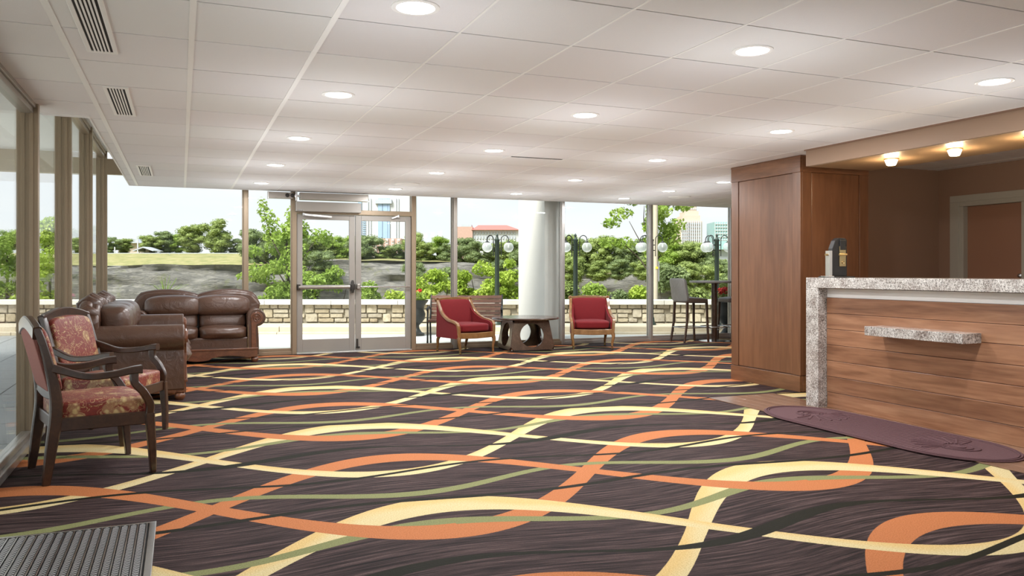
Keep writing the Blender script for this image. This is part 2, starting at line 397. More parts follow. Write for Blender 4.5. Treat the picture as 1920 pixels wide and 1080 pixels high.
# ------------------------------------------------------------------ suspended ceiling
cs = MB(); cs.box(XL, 10.6, -5, 6.85, H+.02, H+.1); cs.box(-.64, 10.6, 6.85, 12.1, H+.02, H+.1)
ceil = struct(cs.build('ceiling', M['groove']), 'suspended ceiling of square white acoustic tiles')
TX, TY, GX, GY = .61, .636, -.561, 4.41
ti = MB(); ti.box(-TX/2+.007, TX/2-.007, -TY/2+.0055, TY/2-.0055, 0, .018); ti0 = ti.build('ceiling_tile', M['ctile'], ceil); used = False
for i in range(-1, 18):
    for j in range(-4, 13):
        x0, x1 = GX+TX*i, GX+TX*(i+1); y0, y1 = GY+TY*j, GY+TY*(j+1)
        if i > 10 and j < 2: continue                    # behind the bulkhead
        if i > 14 and j < 5: continue
        if i == -1:
            x0 = XL+.012 if y1 < 6.99 else -.64
        y1 = min(y1, 12.1); x1 = min(x1, 10.55)
        if x1-x0 < .03 or y1-y0 < .03: continue
        o = ti0 if not used else shared(ti0, ceil); used = True
        o.location = ((x0+x1)/2, (y0+y1)/2, H); o.scale = ((x1-x0)/TX, (y1-y0)/TY, 1)
rn = MB(); rn.box(-.006, .006, -5, 12.1, 0, .02); rn0 = rn.build('ceiling_runner', M['runner'], ceil); rn0.location = (GX, 0, H-.002)
for i in range(1, 18): shared(rn0, ceil, (GX+TX*i, 0, H-.002))
wide = MB(); wide.box(-.014, .014, -5, 12.1, 0, .02); wide0 = wide.build('ceiling_runner', M['runner'], ceil); wide0.location = (GX+.012, 0, H-.0035)
for i in (1, 2): shared(wide0, ceil, (GX+TX*i, 0, H-.0035))
bk = MB(); bk.box(-.985, 8.15, -5, 1.85, H, H+.019); bk.box(6.15, 8.15, 1.85, 5.678, H, H+.019); bk.build('ceiling_plain_field', M['ctile'], ceil)
# edge of the suspended ceiling, the raised strip beside the glass and the roof
rs = MB(); rs.box(-.655, -.64, 6.85, 12.1, H-.004, 2.84); rs.box(XL, -.64, 6.835, 6.85, H-.004, 2.84); rs.box(-.655, 10.6, 12.1, 12.115, H-.004, 2.72)
struct(rs.build('ceiling_edge', M['whitepaint']), 'white upstand along the edge of the suspended ceiling')
rf = MB(); rf.box(-1.06, 10.65, -5.1, 12.3, 2.84, 3.1); struct(rf.build('ceiling_raised', M['whitepaint']), 'raised white strip of ceiling beside the left glass wall')

# ------------------------------------------------------------------ glass walls
nwin = [0]
def window(label): nwin[0] += 1; return thing('window_%d' % nwin[0], (0, 0, 0), kind='structure', label=label)
LY = [-4.6, -2.75, -.9, .95, 2.8, 4.65, 6.52, 8.36, 10.24, 12.2]
for a, b in zip(LY[:-1], LY[1:]):
    w = window('left glass wall bay with bronze mullions'); top = 2.40 if b < 6.7 else 2.84
    p = MB(); p.box(XL-.012, XL-.004, a+.03, b-.03, .10, top-.04); p.build('pane', M['glass'], w)
    m = MB()
    m.box(XL-.075, XL+.06, b-.032, b+.032, .0, top); m.build('mullion', M['bronze'], w, bevel=.004)
    m = MB(); m.box(XL-.045, XL-.02, b-.040, b+.040, .08, top); m.box(XL+.005, XL+.03, b-.040, b+.040, .08, top); m.build('glazing_bead', M['bronze'], w, bevel=.003)
    m = MB(); m.box(XL-.06, XL+.045, a+.03, b-.03, 0, .055); m.box(XL-.045, XL+.02, a+.03, b-.03, .055, .10); m.build('sill', M['silver'], w, bevel=.006)
    m = MB(); m.box(XL-.05, XL+.03, a+.03, b-.03, top-.085, top-.045); m.box(XL-.06, XL+.045, a+.03, b-.03, top-.045, top); m.build('head_rail', M['bronze'] if b > 6.7 else M['taupe'], w, bevel=.004)
FX = [(-.985, 'bronze', .11), (.855, 'bronze', .085), (1.535, None, 0), (3.335, None, 0), (4.01, 'taupe', .09), (5.905, 'silver', .085), (7.62, 'silver', .08), (9.36, 'silver', .08), (10.55, 'silver', .08)]  # taupe and silver frames: bronze with the window light put into its colour
for k in range(len(FX)-1):
    a, b = FX[k][0], FX[k+1][0]
    if k == 2: continue
    mt = M[FX[k+1][1] or FX[k][1] or 'taupe']; hw = FX[k+1][2]/2
    w = window('far glass wall bay looking onto the terrace')
    p = MB(); p.box(a+.03, b-.03, YF+.004, YF+.012, .09, 2.55); p.build('pane', M['glass'], w)
    if FX[k+1][1]:
        m = MB(); m.box(b-hw*.62, b+hw*.62, YF-.06, YF+.075, 0, 2.75); m.build('mullion', mt, w, bevel=.004)
        m = MB(); m.box(b-hw, b+hw, YF-.03, YF-.012, .06, 2.72); m.box(b-hw, b+hw, YF+.03, YF+.05, .06, 2.72); m.build('glazing_bead', mt, w, bevel=.003)
    m = MB(); m.box(a+.02, b-.02, YF-.045, YF+.06, 0, .05); m.box(a+.02, b-.02, YF-.02, YF+.045, .05, .09); m.build('sill', M['bronze'] if k < 5 else M['silver'], w, bevel=.004)
    m = MB(); m.box(a+.02, b-.02, YF-.03, YF+.06, 2.53, 2.74); m.build('head_rail', M['bronze'], w)
# ------------------------------------------------------------------ double glass door
dr = thing('door_1', (0, YF, 0), kind='structure', label='pair of glass doors with grey stiles onto the terrace')
for xx, nm in ((1.535, 'jamb'), (3.335, 'jamb')):
    m = MB(); m.box(xx-.032, xx+.032, -.06, .075, 0, 2.7); m.box(xx-.045 if xx < 2 else xx+.03, xx-.03 if xx < 2 else xx+.045, -.03, .05, 0, 2.7); m.build('jamb', M['bronze'], dr, bevel=.003)
m = MB(); m.box(1.567, 3.303, -.06, .075, 2.07, 2.14); m.build('transom_bar', M['bronze'], dr, bevel=.003)
m = MB(); m.box(1.567, 3.303, .0, .01, 2.14, 2.53); m.build('transom_pane', M['glass'], dr)
m = MB(); m.box(1.5, 3.37, -.05, .075, 2.53, 2.74); m.build('head_rail', M['bronze'], dr)
m = MB(); m.box(1.567, 3.303, -.07, .08, 0, .018); m.build('threshold', M['silver'], dr, bevel=.004)
for s, x0, x1 in ((0, 1.572, 2.430), (1, 2.440, 3.298)):
    lf = thing('door_leaf', (0, 0, 0)); lf.parent = dr
    m = MB(); m.box(x0, x0+.085, -.022, .022, .025, 2.063); m.build('stile', M['doorframe'], lf, bevel=.003)
    m = MB(); m.box(x1-.085, x1, -.022, .022, .025, 2.063); m.build('stile', M['doorframe'], lf, bevel=.003)
    m = MB(); m.box(x0+.085, x1-.085, -.022, .022, .025, .21); m.build('bottom_rail', M['doorframe'], lf, bevel=.003)
    m = MB(); m.box(x0+.085, x1-.085, -.022, .022, 1.985, 2.063); m.build('top_rail', M['doorframe'], lf, bevel=.003)
    m = MB(); m.box(x0+.08, x1-.08, -.004, .004, .2, 1.99); m.build('pane', M['glass'], lf)
    if s == 0:
        m = MB(); m.tube([(x0+.02, -.075, .985), (x1-.09, -.075, .985)], .031, 14); m.build('push_bar', M['taupe'], lf, smooth=40)
        m = MB(); m.box(x0+.002, x0+.045, -.10, -.02, .945, 1.025); m.build('bar_end_cap', M['darkmetal'], lf, bevel=.006)
        m = MB(); m.box(x1-.085, x1-.005, -.085, -.02, .94, 1.03); m.build('lock_case', M['darkmetal'], lf, bevel=.008)
        m = MB(); m.lathe([(0, -.09), (.02, -.09), (.024, -.05), (.024, .07), (.014, .1), (0, .1)], 10, (x1-.045, -.07, .985)); m.build('lock_spindle', M['darkmetal'], lf, smooth=50)
    else:
        m = MB(); m.tube([(x0+.02, -.06, .985), (x1-.03, -.06, .985)], .012, 10); m.build('pull_rail', M['chrome'], lf, smooth=40)
        m = MB(); m.box(x0+.01, x0+.06, -.09, -.02, .95, 1.03); m.build('lock_knob', M['taupe'], lf, bevel=.012)
        m = MB(); m.box(x0+.012, x0+.035, -.05, -.02, .07, .2); m.box(x0+.005, x0+.06, -.05, -.02, .06, .085); m.build('floor_bolt', M['darkmetal'], lf, bevel=.004)
m = MB(); m.bar([(1.66, -.085, 2.055), (1.80, -.13, 2.04), (2.07, -.10, 2.025)], .03, .012, (0, 0, 1)); m.lathe([(0, 0), (.022, 0), (.022, .035), (0, .035)], 10, (1.665, -.08, 2.04)); m.build('closer_arm', M['chrome'], dr)
m = MB(); m.bar([(2.99, -.05, 2.03), (3.09, -.08, 2.065)], .025, .014, (0, 0, 1)); m.lathe([(0, 0), (.018, 0), (.018, .04), (0, .04)], 10, (3.09, -.075, 2.045)); m.build('closer_arm', M['chrome'], dr)
op = thing('door_operator', (0, YF, 0), label='long grey automatic door operator box above the left glass door', cat='door operator')
m = MB(); m.box(1.545, 2.495, -.175, -.065, 2.092, 2.235); m.build('housing', M['doorframe'], op, bevel=.005)
m = MB(); m.prism(circ(1.605, 2.108, .009, 20, 0, .045), -.178, -.174, 'y'); m.build('badge', M['black'], op)
m = MB(); m.ringprism(circ(1.605, 2.108, .009, 20, 0, .045), circ(1.605, 2.108, .0065, 20, 0, .0415), -.1795, -.176, 'y'); m.build('badge_rim', M['chrome'], op)
m = MB()
for q in range(8): m.box(1.578+q*.0072, 1.582+q*.0072, -.1795, -.1775, 2.1035, 2.1125)
m.build('badge_lettering', M['chrome'], op)
ts = thing('track_housing', (0, YF, 0), label='slim grey sensor housing hung under the ceiling above the doors', cat='sensor bar')
m = MB(); m.box(1.60, 2.60, -.19, -.075, 2.262, 2.365); m.build('housing', M['taupe'], ts, bevel=.004)
m = MB(); m.box(1.16, 1.50, -.19, -.10, 2.268, 2.36); m.build('sensor_box', M['taupe'], ts, bevel=.006)
m = MB(); m.box(1.148, 1.162, -.195, -.095, 2.262, 2.366); m.build('end_cap', M['whitepaint'], ts, bevel=.002)
m = MB(); m.box(1.50, 1.60, -.17, -.12, 2.30, 2.33); m.box(1.535, 1.56, -.20, -.12, 2.24, 2.384); m.build('bracket', M['chrome'], ts, bevel=.003)
for xx in (1.42, 1.49):
    m = MB(); m.m = Matrix.Translation((xx, -.19, 2.315)) @ Matrix.Rotation(PI/2, 4, 'X'); m.lathe([(0, 0), (.028, 0), (.03, .012), (.018, .02), (.016, .01), (0, .01)], 14); m.build('sensor_eye', M['darkmetal'], ts, smooth=40)

# ------------------------------------------------------------------ reception walls and bulkhead
m = MB(); m.box(6.60, 8.25, 6.8, 6.95, 0, H+.02); struct(m.build('wall_back', M['brownpaint']), 'brown painted wall behind the reception desk')
m = MB(); m.box(8.15, 8.3, 6.54, 6.95, 0, H+.02); m.box(8.15, 8.3, -5, 5.74, 0, H+.02); m.box(8.15, 8.3, 5.74, 6.54, 1.99, H+.02)
struct(m.build('wall_right', M['brownpaint']), 'brown painted side wall with the staff door')
d2 = thing('door_2', (8.15, 0, 0), kind='structure', label='brown staff door in a grey casing behind the desk')
for y0, y1 in ((5.70, 5.755), (6.53, 6.64)):
    m = MB(); m.box(-.02, .05, y0, y1, 0, 1.995); m.box(-.008, .14, (6.475 if y0 > 6 else 5.73), (6.60 if y0 > 6 else 5.80), 0, 1.945); m.build('casing', M['greypaint'], d2, bevel=.004)
m = MB(); m.box(-.02, .05, 5.70, 6.64, 1.995, 2.07); m.box(-.008, .14, 5.73, 6.60, 1.945, 2.02); m.build('casing_head', M['greypaint'], d2, bevel=.004)
m = MB(); m.box(.06, .1, 5.755, 6.53, .01, 1.985); m.build('door_leaf', M['doorpaint'], d2, bevel=.003)
m = MB(); m.m = Matrix.Translation((.06, 5.82, 1.17)) @ Matrix.Rotation(-PI/2, 4, 'Y'); m.lathe([(0, 0), (.02, 0), (.02, .012), (.01, .02), (.012, .04), (.024, .055), (.022, .07), (0, .075)], 14); m.build('door_handle', M['chrome'], d2, smooth=50)
m = MB(); m.box(10.55, 10.65, 6.95, 12.3, 0, 2.84); m.box(8.3, 10.65, 6.85, 6.95, 0, 2.84); struct(m.build('wall_side', M['brownpaint']), 'brown side wall beside the far glass bays')
m = MB(); m.box(-1.06, -.6, -5.1, -5, 0, 2.84); m.box(7.8, 8.3, -5.1, -5, 0, 2.84); m.box(-.6, 7.8, -5.1, -5, 2.4, 2.84); m.box(-.6, 7.8, -5.1, -5, 0, .1); struct(m.build('wall_rear', M['whitepaint']), 'pale rear wall of the lobby around a wide window added for daylight')
wr = window('wide rear window behind the viewer, added for daylight'); m = MB(); m.box(-.6, 7.8, -5.06, -5.05, .1, 2.4); m.build('pane', M['glass'], wr)  # unseen glazing, added so daylight reaches the ceiling from behind
for k_ in range(1, 5): m = MB(); m.box(-.6+1.68*k_-.03, -.6+1.68*k_+.03, -5.09, -5.01, .1, 2.4); m.build('mullion', M['bronze'], wr)
bh = thing('trim_1', (0, 0, 0), kind='structure', label='tan painted bulkhead above the reception desk')
m = MB(); m.box(5.57, 6.40, 0, 6.12, 2.224, H+.015); m.build('bulkhead_box', M['tanpaint'], bh)
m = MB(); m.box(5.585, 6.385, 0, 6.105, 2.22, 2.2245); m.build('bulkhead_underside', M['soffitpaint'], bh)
m = MB(); m.box(5.555, 5.57, 0, 6.13, H-.012, H+.01); m.build('bulkhead_trim', M['brownpaint'], bh)

# ------------------------------------------------------------------ tall wooden cabinet
cb = thing('wood_cabinet', (5.755, 6.40, 0), label='tall cherry wood panelled cabinet beside the reception desk', cat='cabinet')
cw, cd, ch = .90, 1.10, 2.382
m = MB(); m.box(.022, cw, .022, cd, 0, ch-.02); m.build('body', M['cherry'], cb)
def panelface(along, parent):     # frame and panel on one face, along='y' is the long left face
    def bx(a0, a1, z0, z1, t0, t1, name, mt):
        m = MB()
        if along == 'y': m.box(t0, t1, a0, a1, z0, z1)
        else: m.box(a0, a1, t0, t1, z0, z1)
        return m.build(name, mt, parent, bevel=.0025)
    L = cd if along == 'y' else cw
    s0 = .12
    o = 0 if along == 'y' else .022
    bx(o, o+s0, .165, 2.215, 0, .022, 'stile', M['cherry']); bx(L-s0, L, .165, 2.215, 0, .022, 'stile', M['cherry'])
    bx(o, L, 2.215, ch, -.004, .022, 'top_rail', M['cherryh']); bx(o+s0+.006, L-s0-.006, .17, 2.21, .006, .023, 'panel', M['cherry'])
    bx(o if along == 'y' else o, L, 0, .16, -.008, .022, 'base_board', M['cherryh'])
panelface('y', cb); panelface('x', cb)
m = MB(); m.box(-.006, cw, -.006, cd+.004, ch-.02, ch); m.build('crown', M['cherryh'], cb, bevel=.003)

# ------------------------------------------------------------------ reception desk
dk = thing('reception_desk', (5.22, 0, 0), label='reception desk with walnut plank front under a granite frame', cat='desk')
m = MB(); m.box(0, .68, 1.2, 5.735, 1.066, 1.157); m.build('granite_top', M['granite'], dk, bevel=.003)
m = MB(); m.box(0, .62, 5.585, 5.735, 0.006, 1.066); m.build('granite_leg', M['granite'], dk, bevel=.003)
m = MB(); m.box(.125, .60, 1.25, 5.585, 0.006, 1.06); m.build('carcass', M['espresso'], dk)
m = MB(); m.box(.105, .125, 1.25, 5.585, .982, 1.06); m.build('white_fascia', M['whitepaint'], dk)
m = MB(); m.box(0, .02, 1.3, 5.58, -.067, .067); pl = m.build('front_plank', M['plank'], dk, bevel=.003)
for q in range(7):
    o = pl if q == 0 else shared(pl, dk); o.location = (.092+(.004 if q == 6 else 0), 0, .980-.069-.1393*q); o.scale = (1, 1, 1.02)
m = MB(); m.box(-.10, .092, 4.08, 4.965, .695, .768); m.build('granite_ledge', M['granite'], dk, bevel=.002)
# ================================================================== ceiling fittings
def downlight_mesh():
    t = thing('downlight', (0, 0, 0))
    m = MB(); m.lathe([(.108, 0.0), (.108, -.005), (.098, -.009), (.086, -.006), (.084, .012), (.108, .012)], 32); m.build('trim_ring', M['runner'], t, smooth=40)
    m = MB(); m.lathe([(0, -.004), (.05, -.004), (.085, -.001), (.085, .006), (0, .006)], 32); m.build('lens', M['lens'], t, smooth=40)
    return t
LIGHT_W = 18; FILL_W = 3.5
lights = [(.965, 3.484, 'nearest downlight of the left row, at the top edge'), (2.81, 3.484, 'large downlight nearest the middle of the ceiling'), (4.65, 3.484, 'downlight at the far right above the reception bulkhead'),
          (.965, 5.39, 'second downlight from the camera in the left row'), (2.80, 5.39, 'second downlight from the camera in the middle row'), (4.64, 5.39, 'downlight just left of the bulkhead end'),
          (.96, 7.27, 'third downlight from the camera in the left row'), (2.80, 7.29, 'third downlight from the camera in the middle row, beside the slot vent'), (4.63, 7.27, 'third downlight of the right row, left of the wooden cabinet'),
          (.96, 9.18, 'fourth downlight from the camera in the left row'), (2.80, 9.19, 'fourth downlight from the camera in the middle row'), (4.66, 9.24, 'fourth downlight from the camera in the right row'),
          (6.55, 8.70, 'downlight half hidden at the cabinet edge'), (.98, 11.11, 'last downlight of the left row, near the glass wall'), (2.80, 11.18, 'last downlight of the middle row, above the glass doors'),
          (4.65, 11.17, 'last downlight of the right row, near the column'), (6.546, 9.97, 'small downlight above the bar stool'), (6.54, 11.24, 'downlight above the right red armchair')]
def place_light(o, x, y, lab):
    o.location = (x, y, H); tag(o, lab, 'ceiling light', 'recessed ceiling downlights')
    ld = bpy.data.lights.new('downlight_glow', 'AREA'); ld.shape = 'DISK'; ld.size = .15; ld.energy = LIGHT_W; ld.color = (.965, .98, 1)
    lo = bpy.data.objects.new('downlight_glow', ld); C.objects.link(lo); lo.parent = o; lo.location = (0, 0, -.012)
    gd = bpy.data.lights.new('ceiling_fill', 'AREA'); gd.shape = 'DISK'; gd.size = .5; gd.energy = FILL_W; gd.color = (.92, .96, 1)   # added upward fill with no fixture of its own, brightens the tiles
    go = bpy.data.objects.new('ceiling_fill', gd); C.objects.link(go); go.parent = o; go.location = (0, 0, -.9); go.rotation_euler = (PI, 0, 0)
d0 = downlight_mesh()
for q, (x, y, lab) in enumerate(lights):
    o = d0 if q == 0 else copy_tree(d0); lights[q] = (o, x, y, lab)
for o, x, y, lab in lights: place_light(o, x, y, lab)
for x, y, lab in ((2.79, 10.50, 'wide oval white ceiling speaker near the doors'), (7.21, 10.68, 'wide white ceiling speaker near the right windows')):
    t = thing('ceiling_speaker', (x, y, H), 0, lab, 'speaker')
    m = MB(); m.lathe([(0, -.006), (.12, -.006), (.15, -.012), (.165, -.008), (.168, .01), (0, .01)], 32); m.build('grille', M['runner'], t, smooth=40)
    m = MB(); m.lathe([(.165, 0), (.178, -.004), (.178, .012), (.165, .012)], 32); m.build('rim', M['whitepaint'], t, smooth=40)
def vent(y0, y1, lab):
    t = thing('ceiling_vent', (-.387, (y0+y1)/2, H), 0, lab, 'vent', 'linear air grilles along the left edge of the ceiling'); L = (y1-y0)/2; w = .074
    m = MB(); m.ringprism([(-w, -L), (w, -L), (w, L), (-w, L)], [(-w+.022, -L+.03), (w-.022, -L+.03), (w-.022, L-.03), (-w+.022, L-.03)], -.008, .012, 'z'); m.build('frame', M['runner'], t, bevel=.003)
    m = MB(); m.box(-w+.015, w-.015, -L+.02, L-.02, -.003, .002); m.build('backing', M['slot'], t)
    sl = None
    for q in range(5):
        x = -w+.022+.0175*(q+1)-.0005
        if sl is None:
            m = MB(); m.box(-.0042, .0042, -L+.03, L-.03, -.008, -.003); sl = m.build('slat', M['runner'], t); sl.location = (x, 0, 0)
        else: shared(sl, t, (x, 0, 0))
vent(3.78, 4.83, 'nearest white slotted air grille at the top left'); vent(5.70, 6.70, 'middle white slotted air grille on the left'); vent(9.79, 10.80, 'far small white slotted air grille on the left')
t = thing('slot_diffuser', (3.39, 7.59, H), 0, 'thin dark slot diffuser across the ceiling tiles', 'vent')
m = MB(); m.box(-.29, .29, -.02, .02, -.003, .004); m.build('frame', M['whitepaint'], t); m = MB(); m.box(-.285, .285, -.014, .014, -.006, .0); m.build('slot', M['slot'], t)
for q, (y, lab) in enumerate(((5.40, 'left frosted lamp under the bulkhead nearest the cabinet'), (4.76, 'middle frosted lamp under the bulkhead'), (4.10, 'right frosted lamp under the bulkhead at the frame edge'))):
    t = thing('bulkhead_lamp', (5.885, y, 2.22), 0, lab, 'ceiling light', 'warm puck lamps under the bulkhead')
    m = MB(); m.lathe([(0, 0), (.062, 0), (.062, -.006), (.054, -.010), (0, -.010)], 24); m.build('base_ring', M['brass'], t, smooth=40)
    m = MB(); m.lathe([(0, -.058), (.034, -.058), (.04, -.052), (.055, -.012), (.05, -.009), (0, -.009)], 24); m.build('glass_shade', M['warmlens'], t, smooth=50)
    ld = bpy.data.lights.new('lamp_glow', 'POINT'); ld.energy = 8; ld.color = (1, .74, .45); ld.shadow_soft_size = .05
    lo = bpy.data.objects.new('lamp_glow', ld); C.objects.link(lo); lo.parent = t; lo.location = (0, 0, -.085)

# ================================================================== patterned wooden armchairs
def wood_armchair(loc, rz, lab):
    """faces local +x; y is its width"""
    t = thing('wooden_armchair', loc, rz, lab, 'armchair', 'patterned wooden armchairs')
    wb, wf_, D = .265, .315, .56     # half width at the back and front, depth
    for s in (-1, 1):
        post = spline([(-.275, s*wb, .0), (-.25, s*wb, .2), (-.225, s*wb, .40), (-.235, s*wb, .55), (-.285, s*wb, .78), (-.325, s*wb, .90)], 4)
        n = len(post); m = MB(); m.bar(post, [.036+.012*math.sin(PI*i/(n-1)) for i in range(n)], [.04+.026*math.sin(PI*min(1, i/(n*.75))) for i in range(n)], (0, 1, 0)); m.build('back_leg', M['darkwood'], t, smooth=35)
        leg = spline([(.285, s*wf_*.97, 0), (.277, s*wf_, .15), (.262, s*wf_, .36)], 5)
        m = MB(); m.bar(leg, .045, [.03+.026*i/10 for i in range(11)], (0, 1, 0)); m.build('front_leg', M['darkwood'], t, smooth=35)
        sup = spline([(.262, s*wf_, .36), (.262, s*(wf_+.005), .42), (.222, s*(wf_+.012), .495), (.178, s*(wf_+.012), .55), (.175, s*(wf_+.01), .615)], 5)
        m = MB(); m.bar(sup, .036, .046, (0, 1, 0)); m.build('arm_support', M['darkwood'], t, smooth=35)
        arm = spline([(-.255, s*(wb+.002), .665), (-.20, s*(wb+.018), .645), (-.08, s*(wb+.04), .605), (.05, s*(wf_+.006), .607), (.16, s*(wf_+.012), .625), (.215, s*(wf_+.012), .628)], 5)
        na = len(arm); m = MB(); m.bar(arm, [.032+.026*i/(na-1) for i in range(na)], [.05-.012*math.sin(PI*i/(na-1)) for i in range(na)], (0, 1, 0)); m.build('armrest', M['darkwood'], t, smooth=35)
    # seat rails
    m = MB()
    m.bar([(-.225, -wb, .335), (.262, -wf_, .335)], .03, .075, (0, 1, 0)); m.bar([(-.225, wb, .335), (.262, wf_, .335)], .03, .075, (0, 1, 0))
    m.bar([(.262, -wf_, .335), (.262, wf_, .335)], .03, .075, (1, 0, 0)); m.bar([(-.225, -wb, .335), (-.225, wb, .335)], .03, .075, (1, 0, 0)); m.build('seat_rail', M['darkwood'], t, smooth=35)
    def seatfn(x, y, z): return (x, y*(.93+.08*x), z+(.22*(1-x*x)*(1-y*y) if z > 0 else 0))
    m = MB(); m.sq((.025, 0, .405), (.50, .60, .115), 9, 12, seatfn); m.build('seat_cushion', M['floral'], t, smooth=180)
    # back: arched top rail, lower rail, upholstered both sides
    def bx(z): return -.235-.09*max(0, (z-.52))/.38*1.05
    top = [(bx(.86+.035*math.cos(a*PI/2)**1), a*wb*1.04, .862+.05*math.cos(a*PI/2)) for a in [k_/6 for k_ in range(-6, 7)]]
    m = MB(); m.bar(top, .045, .075, (1, 0, 0)); m.build('crest_rail', M['darkwood'], t, smooth=35)
    low = [(bx(.5), a*wb, .512-.02*math.cos(a*PI/2)) for a in [k_/4 for k_ in range(-4, 5)]]
    m = MB(); m.bar(low, .034, .055, (1, 0, 0)); m.build('lower_rail', M['darkwood'], t, smooth=35)
    zc, hz = .695, .35
    def backfn(x, y, z):
        zz = zc+z*hz/2; arch = .12*math.cos(y*PI/2) if z > .3 else 0
        return (x+(bx(zz)-bx(zc))/(.075/2)+(.45*(1-y*y)*(1-z*z) if x > 0 else 0), y, z+arch)
    m = MB(); m.sq((bx(zc)+.022, 0, zc), (.075, .475, hz), 8, 12, backfn); m.build('back_cushion', M['floral'], t, smooth=180)
    def rearfn(x, y, z):
        zz = zc+z*hz/2; return (x+(bx(zz)-bx(zc))/(.02/2), y, z+(.1*math.cos(y*PI/2) if z > .3 else 0))
    m = MB(); m.sq((bx(zc)-.014, 0, zc), (.02, .47, hz), 12, 8, rearfn); m.build('rear_panel', M['pinkfab'], t, smooth=60, label='plain pink woven cloth on the back')
    return t
wood_armchair((-.515, 5.545, 0), math.radians(16), 'nearest floral red armchair with dark wooden arms, seen from its back corner')
wood_armchair((-.50, 6.60, 0), math.radians(-25), 'second floral red wooden armchair, in front of the leather sofa')

# ================================================================== leather sofas
def scroll_profile(s):          # outline of a rolled arm seen from the front; x outwards, z up (local to the arm)
    pts = [(-.07, .10), (-.07, .50)]
    for k_ in range(0, 15):
        a = PI-.15-k_*(PI*1.42)/14; pts.append((.045+.118*math.cos(a), .595+.118*math.sin(a)))
    pts += [(.065, .46), (.075, .30), (.075, .10)]
    return [(s*x, z) for x, z in pts]
def sofa(loc, rz, W_, nseat, lab, D=.92, tufts=False):
    """faces local -y; x is its width, origin under its middle"""
    t = thing('leather_sofa', loc, rz, lab, 'sofa', 'brown leather sofas with carved wood trim')
    hw = W_/2; yf, yb = -D/2, D/2; ax = hw-.17
    # carved base rail with scalloped lower edge
    for nm, y0 in (('base_rail', yf+.005), ):
        N_ = 36; poly = []
        for k_ in range(N_+1):
            u = -1+2*k_/N_; sc = .022*math.cos(u*PI*2)+(.02 if abs(u) < .18 else 0)
            poly.append((u*(hw-.115), .075-sc*(1 if abs(u) < .85 else .3)))
        poly = poly+[((hw-.115), .185), (-(hw-.115), .185)]
        m = MB(); m.prism(poly, y0, y0+.035, 'y'); m.build(nm, M['sofawood'], t, bevel=.004)
        m = MB(); m.box(-(hw-.105), hw-.105, y0-.012, y0+.02, .168, .195); m.build('rail_moulding', M['sofawood'], t, bevel=.006)
    m = MB()
    for s in (-1, 1): m.box(s*(hw-.135)-.02, s*(hw-.135)+.02, yf+.04, yb-.03, .07, .19)
    m.box(-(hw-.13), hw-.13, yb-.05, yb-.02, .07, .19); m.build('side_rail', M['sofawood'], t, bevel=.004)
    for sx_ in (-1, 1):
        for yy in (yf+.06, yb-.09):
            m = MB(); m.lathe([(0, 0), (.032, 0), (.045, .018), (.05, .04), (.042, .062), (.03, .07), (.045, .078), (.045, .088), (0, .088)], 16, (sx_*(hw-.145), yy, 0)); m.build('foot', M['sofawood'], t, smooth=50)
    m = MB(); m.box(-(ax-.06), ax-.06, yf+.035, yb-.1, .16, .34); m.build('seat_deck', M['leather'], t, bevel=.02)
    for s in (-1, 1):
        pr = [(s*ax+x, z) for x, z in scroll_profile(s)]
        if s < 0: pr = pr[::-1]
        m = MB(); m.prism(pr, yf+.02, yb-.12, 'y'); arm = m.build('rolled_arm', M['leather'], t, smooth=50, bevel=.012)
        # wooden facing with a spiral on the front
        fp = [(s*(ax+.012)+s*x*.74, z) for x, z in ((-.05, .17), (-.05, .50))]
        for k_ in range(0, 13):
            a = PI-.3-k_*(PI*1.25)/12; fp.append((s*(ax+.045+.082*math.cos(a)), .592+.082*math.sin(a)))
        fp += [(s*(ax+.045), .50), (s*(ax+.03), .44), (s*(ax+.045), .17)]
        if s < 0: fp = fp[::-1]
        m = MB(); m.prism(fp, yf+.002, yf+.026, 'y'); m.build('arm_facing', M['sofawood'], arm, bevel=.005)
        sp = [(s*(ax+.045+(.066-.0021*k_)*math.cos(PI-k_*.5)), yf-.002, .592+(.066-.0021*k_)*math.sin(PI-k_*.5)) for k_ in range(26)]
        m = MB(); m.tube(sp, .0075, 6); m.build('arm_scroll', M['sofawood'], arm, smooth=60)
        m = MB()
        for k_ in range(24):
            m.lathe([(0, .006), (.004, .004), (.005, 0)], 6, (s*(ax-.066), yf+.012, .185+k_*.0135))
        o = m.build('nail_trim', M['brass'], arm); o['kind'] = 'stuff'
    iw = (ax-.065)*2; cw_ = iw/nseat
    # back frame: high, double arched, rolled over at the top
    N_ = 40; pr = []
    def crest(u): return .865+.075*abs(math.sin((u+1)*PI/2*2))**.8*(1 if nseat == 2 else .9)-.10*max(0, abs(u)-.86)/.14
    pr = [(-(hw-.13), .12)]+[((-1+2*k_/N_)*(hw-.035-.08*(0)), crest(-1+2*k_/N_)) for k_ in range(N_+1)]+[((hw-.13), .12)]
    m = MB(); m.prism(pr[::-1], yb-.20, yb-.055, 'y'); m.build('back_frame', M['leather'], t, smooth=40, bevel=.03)
    rl = [((-1+2*k_/N_)*(hw-.045), yb-.085, crest(-1+2*k_/N_)-.025) for k_ in range(N_+1)]
    m = MB(); m.tube(rl, [.03+.032*min(1, (1-abs(-1+2*k_/N_))*9) for k_ in range(N_+1)], 12); m.build('back_roll', M['leather'], t, smooth=180)
    if tufts:                       # gathered pleats over the top of the back
        for k_ in range(13):
            u = -.93+1.86*k_/12; xx = u*(hw-.06); zz = crest(u)-.03
            m = MB(); m.tube([(xx, yb-.185, zz-.06), (xx, yb-.16, zz+.012), (xx, yb-.10, zz+.046), (xx, yb-.04, zz+.01), (xx, yb-.03, zz-.09)], [.03, .055, .062, .055, .025], 10); m.build('pleat', M['leather'], t, smooth=180)
